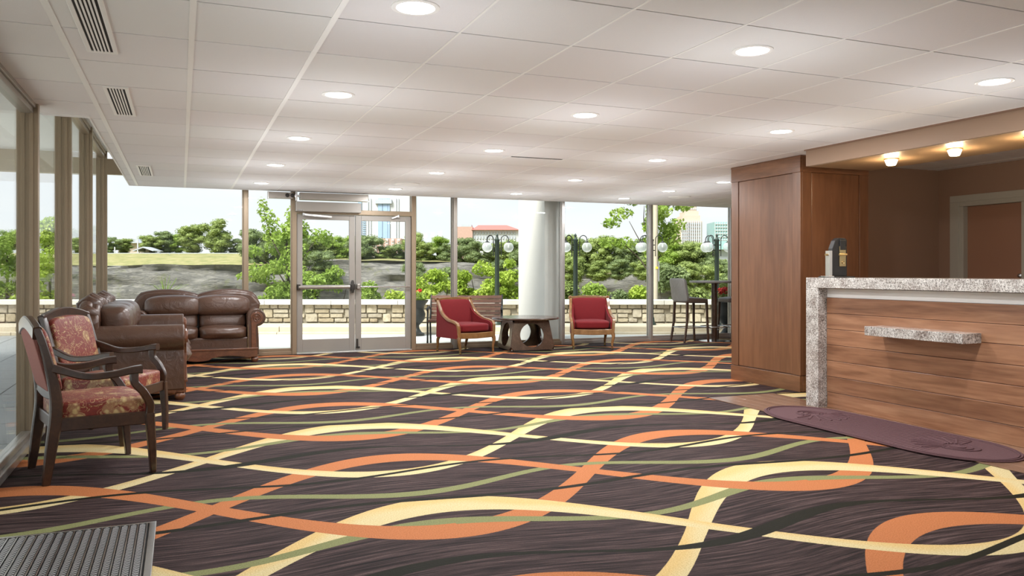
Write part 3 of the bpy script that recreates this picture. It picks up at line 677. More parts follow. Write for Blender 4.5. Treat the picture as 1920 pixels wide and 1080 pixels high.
    for q in range(nseat):
        cx = -iw/2+cw_*(q+.5)
        def cf(x, y, z): return (x, y-(.16*(1-x*x)*(1-abs(z)) if y < 0 else 0), z+(.22*(1-x*x)*(1-y*y*.7) if z > 0 else 0))
        m = MB(); m.sq((cx, yf+.33, .395), (cw_-.008, .66, .165), 6, 12, cf); m.build('seat_cushion', M['leather'], t, smooth=180)
        def lum(x, y, z): return (x, y-(.35*(1-z*z)*(1-x**4) if y < 0 else 0)+.35*z, z)
        m = MB(); m.sq((cx, yb-.315, .56), (cw_-.02, .20, .24), 5, 10, lum); m.build('lumbar_cushion', M['leather'], t, smooth=180)
        def pil(x, y, z): return (x, y-(.25*(1-z*z)*(1-x**4) if y < 0 else 0)+.12*z, z+(.14*math.cos(x*PI/2) if z > 0 else 0))
        m = MB(); m.sq((cx, yb-.30, .745), (cw_+(.10 if nseat == 2 else .02), .27, .27), 4, 12, pil); m.build('back_pillow', M['leather'], t, smooth=180)
    return t
sofa((-.42, 9.29, 0), PI/2, 2.34, 3, 'long brown leather sofa along the left glass wall, seen from its arm', .94, True)
sofa((.215, 11.68, 0), 0, 1.70, 2, 'brown leather loveseat with scrolled arms backing onto the far window', .72)

# ================================================================== red armchairs
def red_chair(loc, rz, lab):
    """faces local -y"""
    t = thing('red_armchair', loc, rz, lab, 'armchair', 'red upholstered armchairs with carved frames')
    hb, hf = .275, .325
    m = MB(); m.sq((0, -.03, .375), (.56, .56, .12), 7, 10, lambda x, y, z: (x, y, z+(.3*(1-x*x)*(1-y*y) if z > 0 else 0))); m.build('seat_cushion', M['redfab'], t, smooth=180)
    m = MB(); m.sq((0, .225, .58), (.56, .10, .42), 7, 10, lambda x, y, z: (x*(1+.03*z), y+.85*z+(-.35*(1-x*x)*(1-z*z) if y < 0 else 0), z)); m.build('back_cushion', M['redfab'], t, smooth=180)
    for s in (-1, 1):
        edge = spline([(s*(hb+.025), .285, .785), (s*(hb+.03), .23, .72), (s*(hb+.04), .13, .59), (s*(hf+.005), -.04, .505), (s*(hf+.012), -.20, .475), (s*(hf+.008), -.295, .44), (s*(hf-.002), -.315, .36), (s*(hf-.008), -.315, .235)], 5)
        m = MB(); m.bar(edge, .045, .038, (1, 0, 0)); m.build('arm_frame', M['oak'], t, smooth=40)
        m = MB(); m.m = Matrix.Translation((s*(hb+.03), .265, .787)) @ Matrix.Rotation(PI/2, 4, 'X'); m.lathe([(0, 0), (.012, .0), (.014, .01), (.028, .012), (.036, 0), (.036, -.03), (0, -.03)], 16); m.build('crest_rosette', M['oak'], t, smooth=40)
        # upholstered side: outline under the arm curve, set inside the frame
        m = MB(); n = len(edge)-6
        P = []; F = []
        for i in range(n):
            e = edge[i]
            for off in (.004, -.05):
                P += [(e.x+s*off-s*.0, e.y+.0, e.z), (s*(hb+.035+(hf-hb-.02)*min(1, max(0, (.28-e.y)/.55))+off), e.y-.0, .225)]
        for i in range(n-1):
            a = i*4; F += [(a, a+1, a+5, a+4), (a+2, a+6, a+7, a+3), (a, a+4, a+6, a+2), (a+1, a+3, a+7, a+5)]
        F += [(0, 2, 3, 1), (n*4-4, n*4-3, n*4-1, n*4-2)]
        m.add(P, F); m.build('side_upholstery', M['redfab'], t, smooth=50)
        leg = spline([(s*(hf-.008), -.315, .24), (s*(hf-.002), -.325, .19), (s*(hf-.02), -.32, .10), (s*(hf-.022), -.325, .05)], 4)
        m = MB(); m.tube(leg, [.033-.019*i/12 for i in range(13)], 10); fo = m.build('front_leg', M['oak'], t, smooth=60)
        m = MB(); m.lathe([(0, 0), (.016, .002), (.02, .018), (.014, .034), (.018, .04), (.018, .052), (0, .052)], 12, (s*(hf-.022), -.325, 0)); m.build('caster', M['brass'], fo, smooth=60)
        leg = spline([(s*(hb-.01), .27, .24), (s*(hb+.0), .30, .18), (s*(hb-.01), .315, .09), (s*(hb-.01), .33, .05)], 4)
        m = MB(); m.tube(leg, [.03-.017*i/12 for i in range(13)], 10); fb = m.build('back_leg', M['oak'], t, smooth=60)
        m = MB(); m.lathe([(0, 0), (.016, .002), (.02, .018), (.014, .034), (.018, .04), (.018, .052), (0, .052)], 12, (s*(hb-.01), .33, 0)); m.build('caster', M['brass'], fb, smooth=60)
    m = MB(); m.bar(spline([(-hb-.02, .285, .788), (-.15, .30, .80), (0, .303, .803), (.15, .30, .80), (hb+.02, .285, .788)], 4), .045, .04, (0, 1, 0)); m.build('crest_rail', M['oak'], t, smooth=40)
    m = MB(); m.prism([(-hb-.03, .23), (hb+.03, .23), (hb+.02, .78), (-hb-.02, .78)], .245, .285, 'y')
    P = [(x, y+(.0 if z < .5 else .02), z) for x, y, z in m.v]; m.v = P; m.build('rear_upholstery', M['redfab'], t, bevel=.01)
    m = MB(); m.bar([(-hf+.01, -.31, .27), (0, -.315, .262), (hf-.01, -.31, .27)], .035, .085, (0, 1, 0))
    for s in (-1, 1): m.bar([(s*(hf-.005), -.30, .27), (s*(hb+.005), .27, .255)], .035, .07, (1, 0, 0))
    m.bar([(-hb, .27, .255), (hb, .27, .255)], .035, .07, (0, 1, 0)); m.build('apron', M['oak'], t, smooth=40)
    return t
red_chair((3.97, 11.60, 0), math.radians(17), 'left red armchair turned sideways in front of the wooden bench')
red_chair((6.09, 11.52, 0), math.radians(-22), 'right red armchair facing the room, beyond the coffee table')

# ================================================================== coffee table
t = thing('coffee_table', (4.97, 11.57, 0), math.radians(-5), 'dark oval coffee table with round cut-outs in its base', 'table')
m = MB(); m.lathe([(0, .474), (.49, .474), (.522, .482), (.528, .496), (.52, .508), (0, .508)], 48); o = m.build('table_top', M['espresso'], t, smooth=40)
def trap(zb, zt, wb_, wt):
    n = 40; out = []; inn = []
    for k_ in range(n):
        a = 2*PI*k_/n; c_, s_ = math.cos(a), math.sin(a)
        zc_ = .245; hi = .185
        inn.append((.19*c_, zc_+hi*s_*.98))
        # ray to the trapezium
        tt = 9
        for (x0, z0, x1, z1) in ((-wb_, zb, wb_, zb), (wb_, zb, wt, zt), (wt, zt, -wt, zt), (-wt, zt, -wb_, zb)):
            dx, dz = x1-x0, z1-z0; den = c_*dz-s_*dx
            if abs(den) > 1e-9:
                q = ((x0)*dz-(z0-zc_)*dx)/den; u = (x0*s_-(z0-zc_)*c_)/den
                if q > 0 and -1e-6 <= u <= 1+1e-6: tt = min(tt, q)
        out.append((tt*c_, zc_+tt*s_))
    return out, inn
for k_ in range(4):
    o_, i_ = trap(.025, .474, .35, .275)
    m = MB(); m.ringprism(o_, i_, -.014, .014, 'y')
    m.m = Matrix.Identity(4); P = []
    for x, y, z in m.v: P.append((x, y-(.345-.07*(z-.025)/.45), z))
    Rm = Matrix.Rotation(k_*PI/2, 4, 'Z'); m.v = [tuple(Rm @ Vector(p)) for p in P]
    m.build('base_panel', M['espresso'], t)
    m = MB(); a = PI/4+k_*PI/2; m.lathe([(0, 0), (.018, 0), (.022, .012), (.015, .03), (0, .03)], 12, (.45*math.cos(a), .45*math.sin(a), 0)); m.build('foot', M['espresso'], t, smooth=50)

# ================================================================== bar table and stools
def stool(loc, rz, lab):
    """faces local +x"""
    t = thing('bar_stool', loc, rz, lab, 'bar stool', 'grey leather bar stools')
    m = MB(); m.sq((.01, 0, .715), (.47, .46, .085), 6, 10, lambda x, y, z: (x, y, z+(.35*(1-x*x)*(1-y*y)+.25*(.3-x) if z > 0 else -.12*x))); m.build('seat', M['darkleather'], t, smooth=180)
    m = MB(); m.sq((-.225, 0, .90), (.065, .455, .40), 8, 10, lambda x, y, z: (x-1.1*z+.9*(1-y*y)*(-.3), y*(1-.03*z), z)); m.build('backrest', M['greyleather'], t, smooth=180)
    for sx_, sy, x0 in ((1, 1, .2), (1, -1, .2), (-1, 1, -.19), (-1, -1, -.19)):
        m = MB(); m.bar([(x0, sy*.19, .70), (x0+sx_*.012, sy*.2, .35), (x0+sx_*(.03 if sx_ > 0 else .07), sy*.205, 0)], .035, [.045, .036, .026], (0, 1, 0)); m.build('leg', M['darkwood'], t, smooth=35)
    m = MB()
    for s in (-1, 1): m.tube([(-.22, s*.2, .255), (.21, s*.2, .255)], .009, 8)
    m.tube([(.215, -.2, .255), (.215, .2, .255)], .009, 8); m.tube([(-.225, -.2, .255), (-.225, .2, .255)], .009, 8); m.build('foot_rail', M['chrome'], t, smooth=60)
    return t
stool((8.17, 11.78, 0), math.radians(0), 'grey leather bar stool left of the tall round table')
stool((9.14, 11.80, 0), PI, 'bar stool half hidden behind the wooden cabinet')
t = thing('bar_table', (8.63, 11.72, 0), 0, 'tall round bar table with a dark column by the right window', 'table')
m = MB(); m.lathe([(0, 1.02), (.42, 1.02), (.428, 1.03), (.428, 1.048), (.42, 1.056), (0, 1.056)], 40); m.build('table_top', M['greyleather'], t, smooth=40)
m = MB(); m.lathe([(0, .03), (.05, .03), (.052, .05), (.052, 1.0), (.10, 1.005), (.10, 1.02), (0, 1.02)], 20); m.build('column', M['espresso'], t, smooth=40)
m = MB(); m.lathe([(0, 0), (.27, 0), (.27, .008), (.2, .018), (.06, .03), (0, .03)], 36); m.build('base_plate', M['chrome'], t, smooth=40)
m = MB(); m.tube([(.24*math.cos(a), .24*math.sin(a), .26) for a in [2*PI*k_/28 for k_ in range(28)]], .009, 8, True)
for k_ in range(4):
    a = k_*PI/2+.5; m.tube([(.05*math.cos(a), .05*math.sin(a), .20), (.24*math.cos(a), .24*math.sin(a), .26)], .007, 6)
m.build('foot_ring', M['chrome'], t, smooth=60)

# ================================================================== desk lock display, mats
t = thing('lock_display', (5.42, 5.60, 1.157), math.radians(-18), 'black demonstration stand with a brass door lock on the desk', 'lock display')
m = MB(); m.box(-.115, .16, -.06, .07, 0, .012); m.build('base', M['black'], t, bevel=.003)
m = MB(); m.box(-.115, -.03, -.062, .02, .004, .015); m.build('base_plate', M['chrome'], t, bevel=.002)
m = MB(); m.prism([(-.035, .012), (.10, .012), (.10, .335), (.085, .352), (.02, .355), (-.01, .33), (-.035, .26)], -.035, .045, 'y'); m.build('column', M['black'], t, bevel=.004)
m = MB(); m.box(-.062, -.035, -.035, .045, .014, .24); m.build('edge_plate', M['silver'], t, bevel=.002)
m = MB(); m.box(.025, .085, -.048, -.035, .10, .28); m.build('lock_plate', M['brass'], t, bevel=.003)
m = MB(); m.box(.028, .083, -.050, -.036, .245, .335); m.build('card_reader', M['black'], t, bevel=.005)
m = MB(); m.tube([(.07, -.04, .205), (.07, -.085, .205), (.0, -.088, .205)], .009, 10); m.build('lever', M['brass'], t, smooth=60)
m = MB(); m.tube([(-.062, .0, .205), (-.085, .0, .205)], .010, 10); m.build('bolt', M['brass'], t, smooth=60)
m = MB(); m.m = Matrix.Translation((.056, -.05, .135)) @ Matrix.Rotation(PI/2, 4, 'X'); m.lathe([(0, 0), (.008, 0), (.011, .004), (.013, 0), (.013, -.004), (0, -.004)], 14); m.build('keyhole', M['brass'], t, smooth=50)

M['matfab'] = plain('plum_mat', (.125, .056, .062), .85, 0, .5, 160, .8)
t = thing('runner_mat', (4.88, 4.62, .007), 0, 'plum oval-ended floor mat with fan pattern in front of the desk', 'mat')
def stadium(hw_, hl, n=20):
    return [(hw_*math.cos(a), hl-hw_*1.5+hw_*1.5*math.sin(a)) for a in [PI*k_/n for k_ in range(n+1)]]+[(hw_*math.cos(a), -hl+hw_*1.5+hw_*1.5*math.sin(a)) for a in [PI+PI*k_/n for k_ in range(n+1)]]
m = MB(); m.prism(stadium(.365, 1.12), 0, .008, 'z'); m.build('mat_body', M['matfab'], t, bevel=.002)
for q in (.345, .325):
    m = MB(); m.tube([(x, y,   .008) for x, y in stadium(q, 1.12-(.365-q))], .008, 6, True); m.build('border_rib', M['matfab'], t, smooth=60)
for e in (-1, 1):
    m = MB()
    for k_ in range(9):
        a = -e*PI/2+(-1.35+2.7*k_/8); r0, r1 = .07, .24
        m.tube([(.02+r0*math.cos(a)*1.0, e*.66+r0*math.sin(a), .008), (.02+r1*math.cos(a), e*.66+r1*math.sin(a)*1.2, .008)], .009, 6)
    m.build('fan_ribs', M['matfab'], t, smooth=60)
    for r in (.05, .085, .12):
        m = MB(); m.tube([(.02+r*math.cos(a), e*.66+e*r*1.4*math.sin(a), .008) for a in [PI*k_/14 for k_ in range(15)]], .008, 6); m.build('arc_rib', M['matfab'], t, smooth=60)
m = MB()
for k_ in range(40):
    y = -.62+1.24*k_/39; m.tube([(-.30, y-.06, .0075), (.30, y+.06, .0075)], .0032, 4)
o = m.build('fine_ribs', M['matfab'], t); o['kind'] = 'stuff'

t = thing('entrance_grille', (0, 0, .001), 0, 'ribbed aluminium entrance mat in the near left corner', 'mat')
x0, x1, y0, y1 = -.925, -.108, 2.2, 4.20
m = MB(); m.box(x0, x1, y0, y1, 0, .006); m.build('tray', M['slot'], t)
for a, b, c_, d_ in ((x0, x1, y1-.014, y1), (x1-.03, x1, y0, y1-.014), (x0, x0+.02, y0, y1-.014)):
    m = MB(); m.box(a, b, c_, d_, .004, .02); m.build('edge_strip', M['chrome'], t, bevel=.002)
def grille_mat():
    q = NT('grooved_aluminium'); v = q.coord(); x, y, z = q.sep(v)
    d = q.math('FRACT', q.math('MULTIPLY', q.math('ADD', y, q.math('MULTIPLY', q.math('ABSOLUTE', x), 1.2)), 48.))
    hole = q.math('LESS_THAN', d, .55)
    q.set(Base_Color=q.mix(hole, (.62, .63, .64), (.012, .012, .013)), Metallic=.6, Roughness=.35); q.bump(q.math('SUBTRACT', 1., hole), .6, .004); return q.mat
gm_ = grille_mat(); rail = None
for k_ in range(20):
    x = x0+.04+k_*.0378
    if rail is None:
        m = MB(); m.box(-.0125, .0125, y0+.002, y1-.016, .004, .015); rail = m.build('tread_rail', gm_, t); rail.location = (x, 0, 0)
        m = MB(); m.box(-.0028, .0028, y0+.002, y1-.016, .004, .0185); rib = m.build('rib', M['chrome'], t); rib.location = (x+.0189, 0, 0)
    else:
        shared(rail, t, (x, 0, 0)); shared(rib, t, (x+.0189, 0, 0))
# ================================================================== the terrace outside
def concrete(name, a, b, sc=6):
    t = NT(name); v = t.pos(); c = t.mix(t.noise(v, sc, 5, .6), a, b); c = t.mix(t.ramp(t.noise(v, 90, 2), [(.3, .25), (.5, 0.)]), c, tuple(k_*.6 for k_ in a))
    t.set(Base_Color=c, Roughness=.8); t.bump(t.noise(v, 60, 4), .25, .01); return t.mat
M['concrete'] = concrete('pale_concrete', (.46, .46, .435), (.56, .56, .53), 1.2)
M['bounce'] = concrete('bounce_concrete', (.62, .62, .59), (.74, .74, .71), 1.2)  # paler than the terrace concrete so it throws more daylight upward
M['curb'] = concrete('tan_curb', (.42, .36, .26), (.56, .50, .39))
M['cap'] = concrete('limestone_cap', (.58, .56, .50), (.72, .70, .64), 3)
M['mortar'] = concrete('mortar', (.22, .19, .14), (.30, .27, .2))
def stonemat():
    t = NT('wall_stone'); v = t.pos(); oi = t.n.new('ShaderNodeObjectInfo').outputs['Random']
    c = t.ramp(oi, [(0, (.34, .28, .19)), (.3, (.45, .39, .28)), (.55, (.40, .36, .29)), (.8, (.54, .48, .36)), (1, (.30, .27, .22))])
    f = t.noise(v, 14, 5, .65); c = t.mix(t.ramp(f, [(.3, .6), (.6, 0.)]), c, (.22, .18, .12)); t.set(Base_Color=c, Roughness=.9); t.bump(f, .7, .02); return t.mat
M['stone'] = stonemat()
def paver():
    t = NT('slate_paver'); v = t.pos(); oi = t.n.new('ShaderNodeObjectInfo').outputs['Random']
    c = t.mix(oi, (.26, .27, .275), (.36, .37, .375)); c = t.mix(t.noise(v, 7, 4), c, (.22, .23, .24)); t.set(Base_Color=c, Roughness=.35); t.bump(t.noise(v, 30, 3), .2, .006); return t.mat
M['paver'] = paver()
M['rust'] = plain('beige_fascia', (.46, .40, .30), .6, 0, .06, 3)
M['soffit'] = plain('pale_soffit', (.74, .74, .72), .7, 0, .04, 2)

bl = rot_out(-7.62, 15.8)
m = MB(); m.prism([(-1.06, 12.28), (11.73, 12.28), (bl.x, bl.y)], -.15, -.012, 'z'); pt = m.build('patio_ground', M['concrete']); struct(pt, 'pale concrete terrace outside the far glass wall')
for k_ in range(5):
    a, b = Vector((.6+2.1*k_, 12.3, -.012)), Vector((.6+2.1*k_+.5, 12.3+2.9-.62*k_, -.012))
    m = MB(); m.bar([a, b], .012, .004, (1, 0, 0)); m.build('joint', M['mortar'], pt)
pv = thing('pavement_floor', (0, 0, 0), kind='structure', label='grey slate pavers outside the left glass wall')
pe = rot_out(-10.26, 15.8); m = MB(); m.prism([(-3.5, -5), (-1.06, -5), (-1.06, 12.28), (bl.x, bl.y), (pe.x, pe.y)], -.2, -.03, 'z'); m.build('paver_bed', M['mortar'], pv)
e_ = rot_out(-22, 15.8); m = MB(); m.prism([(-3.5, -5.2), (pe.x, pe.y), (e_.x, e_.y), (-20, 12), (-20, -16), (12, -16), (12, -5.2)][::-1], -.2, -.016, 'z'); struct(m.build('bounce_ground', M['bounce']), 'unseen pale concrete ground added to bounce daylight into the lobby')  # unseen slab, added to bounce daylight up onto the ceiling
m = MB(); m.box(-.296, .296, -.446, .446, -.03, -.012); pv0 = m.build('paver', M['paver'], pv, bevel=.004); used = False
for i in range(4):
    for j in range(18):
        x, y = -1.37-.6*i, 2.6+.9*j+(.45 if i % 2 else 0)
        if (x*ST+y*CT) > 15.3: continue
        o = pv0 if not used else shared(pv0, pv); used = True; o.location = (x, y, 0)
def rbox(u0, u1, d0, d1, z0, z1, m=None):
    m = m or MB(); c = [rot_out(*p) for p in ((u0, d0), (u1, d0), (u1, d1), (u0, d1))]
    return m.hexa([(p.x, p.y, z0) for p in c], [(p.x, p.y, z1) for p in c])
cu = thing('curb', (0, 0, 0), label='tan concrete kerb step along the foot of the stone wall', cat='kerb')
for k_ in range(9): rbox(-15+2.6*k_+.004, -15+2.6*(k_+1)-.004, 15.95, 16.995, -.1, .132).build('curb_stone', M['curb'], cu, bevel=.012)
for k_ in range(9): rbox(-15+2.6*k_+.004, -15+2.6*(k_+1)-.004, 15.78, 15.95, -.1, .03).build('gutter_strip', M['curb'], cu, bevel=.006)
sw = thing('stone_wall', (0, 0, 0), label='low stone wall with a pale coping along the terrace', cat='wall', kind='thing')
rbox(-15, 8, 17.06, 17.32, -.1, .52).build('mortar_core', M['mortar'], sw)
for k_ in range(17): rbox(-15+1.4*k_+.004, -15+1.4*(k_+1)-.004, 16.95, 17.42, .52, .62).build('cap_stone', M['cap'], sw, bevel=.008)
rnd = random.Random(4); R3 = Matrix.Rotation(-TH, 4, 'Z')
st_ = []
for i_ in range(3):
    m = MB(); m.sq((0, 0, 0), (1, 1, 1), 14, 3, lambda x, y, z, i_=i_: (x+.03*math.sin(5*z+i_), y*(.8+.2*math.cos(3*x+i_)), z+.04*math.sin(4*x+2*i_))); st_.append(m)
u = -10.9; cs_ = [-10.9]*4; zc = [.145, .24, .335, .43]; CH = .092; first = {}
protos = [mm.build('stone', M['stone'], sw, smooth=50) for mm in st_]; count = 0; freep = list(protos)
while min(cs_) < 4.9 and count < 296:
    r_ = cs_.index(min(cs_)); w_ = rnd.uniform(.16, .36); hgt = 1
    if r_ < 3 and abs(cs_[r_+1]-cs_[r_]) < .14 and rnd.random() < .55: hgt = 2; w_ = rnd.uniform(.17, .27)
    s0 = max(cs_[r_], cs_[r_+1]) if hgt == 2 else cs_[r_]
    if hgt == 2 and s0-cs_[r_] > .01: w_ += 0
    z0, z1 = zc[r_]-.046+.05, zc[r_+hgt-1]+.046+.05
    o = freep.pop() if freep else shared(rnd.choice(protos), sw); count += 1
    p = rot_out(s0+w_/2, 17.05, (z0+z1)/2); o.location = p; o.rotation_euler = (0, 0, -TH); o.scale = ((w_-.014)/1.02, .07+rnd.uniform(-.015, .02), (z1-z0-.013)/1.04)
    for q in range(hgt): cs_[r_+q] = s0+w_
# outside column of the building and the entrance canopy
m = MB(); m.box(5.66, 6.0, 12.36, 13.5, -.012, 3.1); col = m.build('column_outside', M['cream'], bevel=.006); tag(col, 'tall cream building column outside the glass behind the coffee table', 'column')
cn = thing('entrance_canopy', (0, 0, 0), label='pale entrance canopy with beige fascia outside the left glass wall', cat='canopy')
m = MB(); m.box(-4.6, -1.07, -5, 12.9, 2.9, 3.15); m.build('roof_slab', M['soffit'], cn)
m = MB(); m.box(-4.6, -1.07, 12.9, 13.05, 2.60, 3.15); m.build('fascia', M['rust'], cn)
m = MB(); m.box(-4.75, -4.6, -5, 13.05, 2.70, 3.15); m.build('fascia', M['rust'], cn)
for yy in (8.9, 4.9, .9): m = MB(); m.box(-4.6, -1.07, yy-.12, yy+.12, 2.72, 2.9); m.build('beam', M['soffit'], cn)
m = MB(); m.box(-4.6, -4.3, -4.5, -4.2, -.03, 2.9); m.build('post', M['rust'], cn, bevel=.01)

# ------------------------------------------------------------------ terrace furniture
def lamp_post(px, lab, d=16.45):
    c = rot_out((px-960)*d/1513.4, d, .13)
    t = thing('lamp_post', c, -TH, lab, 'street lamp', 'globe lamp posts on the terrace')
    m = MB(); m.lathe([(0, 0), (.10, 0), (.10, .03), (.07, .06), (.065, .14), (.05, .17), (.048, .2), (.046, 1.70), (.055, 1.72), (.055, 1.74), (.03, 1.76), (.018, 1.80), (.026, 1.82), (.018, 1.845), (0, 1.87)], 14); m.build('post', M['greeniron'], t, smooth=50)
    for a in (.06, PI-.55, PI+.55):
        ca, sa = math.cos(a), math.sin(a); R_ = .17
        path = [(.085*ca, .085*sa, 1.40), (.085*ca, .085*sa, 1.70)]+[((.085+.075-.075*math.cos(b))*ca, (.085+.075-.075*math.cos(b))*sa, 1.74+.085*math.sin(b)) for b in [PI*k_/10 for k_ in range(11)]]+[(.235*ca, .235*sa, 1.70)]
        m = MB(); m.tube(path, .0085, 8); m.tube([(.03*ca, .03*sa, 1.63), (.085*ca, .085*sa, 1.63)], .009, 6); m.tube([(.03*ca, .03*sa, 1.52), (.085*ca, .085*sa, 1.52)], .009, 6)
        ar = m.build('arm', M['blackiron'], t, smooth=60)
        m = MB(); m.lathe([(0, 1.715), (.02, 1.71), (.028, 1.69), (.05, 1.684), (.05, 1.676), (0, 1.676)], 14, (.235*ca, .235*sa, 0)); m.build('globe_cap', M['blackiron'], ar, smooth=50)
        m = MB(); m.lathe([(.03, 1.68)]+[(.102*math.sin(b), 1.585+.102*math.cos(b)) for b in [.3+(PI-.3)*k_/14 for k_ in range(15)]], 20, (.235*ca, .235*sa, 0)); m.build('globe', M['globe'], ar, smooth=180)
        m = MB(); m.lathe([(0, 1.67), (.016, 1.67), (.018, 1.62), (.012, 1.57), (0, 1.565)], 8, (.235*ca, .235*sa, 0)); m.build('bulb', M['whitepaint'], ar, smooth=60)
def globe_glass():
    t = NT('seeded_globe_glass'); t.n.remove(t.b); tr = t.n.new('ShaderNodeBsdfTransparent'); tr.inputs[0].default_value = (.93, .95, .95, 1)
    df = t.n.new('ShaderNodeBsdfDiffuse'); df.inputs[0].default_value = (.85, .87, .87, 1); tl = t.n.new('ShaderNodeBsdfTranslucent'); tl.inputs[0].default_value = (.85, .87, .87, 1)
    a1 = t.n.new('ShaderNodeMixShader'); a1.inputs[0].default_value = .5; t.l.new(df.outputs[0], a1.inputs[1]); t.l.new(tl.outputs[0], a1.inputs[2])
    lw = t.n.new('ShaderNodeLayerWeight'); lw.inputs[0].default_value = .35
    f = t.math('ADD', .30, t.math('MULTIPLY', lw.outputs['Facing'], .5)); ms = t.n.new('ShaderNodeMixShader'); t.put(ms.inputs[0], f); t.l.new(tr.outputs[0], ms.inputs[1]); t.l.new(a1.outputs[0], ms.inputs[2]); t.l.new(ms.outputs[0], t.out.inputs[0]); return t.mat
M['globe'] = globe_glass()
for px, lab in ((932, 'globe lamp post left of the cream column'), (1079, 'globe lamp post just right of the cream column'), (1221, 'globe lamp post behind the right window mullion'), (1344, 'globe lamp post behind the bar table')): lamp_post(px, lab)
# bench
b_ = rot_out(-.775, 13.45, -.012); t = thing('park_bench', b_, -TH, 'brown slatted park bench with black iron arms behind the left red armchair', 'bench')
for k_ in range(6): m = MB(); m.box(-.60, .60, -.012, .012, -.03, .03); o = m.build('back_slat', M['benchwood'], t, bevel=.005); o.location = (0, .20+.03*k_, .46+.066*k_); o.rotation_euler = (-.3, 0, 0)
for k_ in range(5): m = MB(); m.box(-.60, .60, -.04, .04, -.012, .012); o = m.build('seat_slat', M['benchwood'], t, bevel=.004); o.location = (0, -.26+.1*k_, .42)
for s in (-1, 1):
    x = s*.605
    m = MB(); m.tube(spline([(x, -.27, 0), (x, -.25, .25), (x, -.26, .42), (x, -.22, .56), (x, -.28, .63), (x, -.33, .60)], 4), .016, 8); m.tube(spline([(x, -.24, .60), (x, -.05, .645), (x, .2, .60)], 5), .014, 8)
    m.tube(spline([(x, .26, 0), (x, .20, .22), (x, .17, .42), (x, .26, .62), (x, .38, .83)], 4), .016, 8); m.tube([(x, -.26, .40), (x, .18, .40)], .013, 8); m.build('iron_end', M['blackiron'], t, smooth=60)
# urns and planters
def urn(c, s, lab, flowers, leafcol):
    t = thing('urn_planter', c, 0, lab, 'planter')
    m = MB(); m.lathe([(0, 0), (.15*s, 0), (.15*s, .05*s), (.10*s, .07*s), (.055*s, .14*s), (.05*s, .2*s), (.09*s, .24*s), (.16*s, .33*s), (.17*s, .42*s), (.14*s, .5*s), (.155*s, .58*s), (.22*s, .66*s), (.225*s, .69*s), (.19*s, .68*s), (.15*s, .6*s), (0, .6*s)], 24); m.build('urn', M['blackiron'], t, smooth=50)
    leaves([(0, 0, .74*s, .19*s, .19*s, .12*s)], 260, .035*s, 3).build('foliage', leafcol, t)
    rn_ = random.Random(len(lab))
    for k_ in range(flowers):
        a = rn_.uniform(0, 6.28); r = rn_.uniform(.04, .19)*s; m = MB(); zc_ = (.80+rn_.uniform(-.03, .07))*s
        for q in range(14):
            v = Vector((rn_.gauss(0, 1), rn_.gauss(0, 1), rn_.gauss(0, 1))).normalized(); p = Vector((r*math.cos(a), r*math.sin(a), zc_))+v*.034*s
            e1 = v.orthogonal().normalized()*.024*s; e2 = v.cross(e1).normalized()*.024*s
            m.add([p+e1, p+e2, p-e1, p-e2], [(0, 1, 2, 3)])
        m.tube([(r*math.cos(a)*.6, r*math.sin(a)*.6, .62*s), (r*math.cos(a), r*math.sin(a), zc_)], .004*s, 5)
        m.build('flower', M['redflower'], t)
    return t
def leaves(blobs, n, size, seed, cut=0, core=0):
    """leaf cards filling ellipsoids (x, y, z, rx, ry, rz)"""
    rn_ = random.Random(seed); m = MB(); V_ = []; F_ = []
    vol = [b[3]*b[4]*b[5] for b in blobs]; tot = sum(v**.67 for v in vol)
    for b, v in zip(blobs, vol):
        for q in range(int(n*v**.67/tot)):
            while True:
                p = Vector((rn_.uniform(-1, 1), rn_.uniform(-1, 1), rn_.uniform(-1, 1)))
                if p.length <= 1: break
            if cut: p *= (cut+(1-cut)*rn_.random())/max(p.length, .05) if p.length < cut else 1
            nrm = Vector((rn_.gauss(0, .7), rn_.gauss(0, .7), rn_.gauss(.5, .7)))+p*.6; nrm.normalize()
            c = Vector((b[0]+p.x*b[3], b[1]+p.y*b[4], b[2]+p.z*b[5])); a = nrm.orthogonal().normalized(); a.rotate(Matrix.Rotation(rn_.uniform(0, 6.28), 3, nrm)); e = nrm.cross(a)
            s_ = size*rn_.uniform(.6, 1.25); o = len(V_)
            V_ += [tuple(c-a*s_), tuple(c+e*s_*.55+nrm*s_*.15), tuple(c+a*s_), tuple(c-e*s_*.55+nrm*s_*.15)]; F_.append((o, o+1, o+2, o+3))
    m.v = V_; m.f = F_
    if core:
        for b in blobs: m.sq(b[:3], (b[3]*2*core, b[4]*2*core, b[5]*2*core), 2.2, 6)
    return m
M['lime'] = leafmat('lime_leaves', (.20, .30, .03), (.34, .46, .06), (.50, .60, .12), .4)
M['fresh'] = leafmat('fresh_leaves', (.17, .27, .04), (.28, .40, .07), (.42, .52, .13), .4)
M['forest'] = leafmat('forest_leaves', (.17, .22, .06), (.27, .34, .10), (.38, .45, .16), .3)
M['deep'] = leafmat('deep_leaves', (.14, .19, .08), (.21, .27, .11), (.29, .36, .15), .3)
M['bark'] = plain('bark', (.09, .07, .05), .9, 0, .4, 20, .5)
M['redflower'] = plain('red_petals', (.62, .03, .025), .6, 0, .3, 50)
M['pinkflower'] = plain('pink_petals', (.60, .10, .25), .6, 0, .3, 50)
def outp(px, d, z=0): return rot_out((px-960)*d/1513.4, d, z)
def zof(y, d): return 1.205+(510.4-y)*d/1513.4
urn(outp(781, 15.45, -.012), 1.0, 'dark iron urn planter beside the right jamb of the glass doors', 3, M['fresh'])
urn(outp(1362, 15.3, -.012), 1.05, 'dark urn planter full of red flowers behind the bar table', 14, M['forest'])
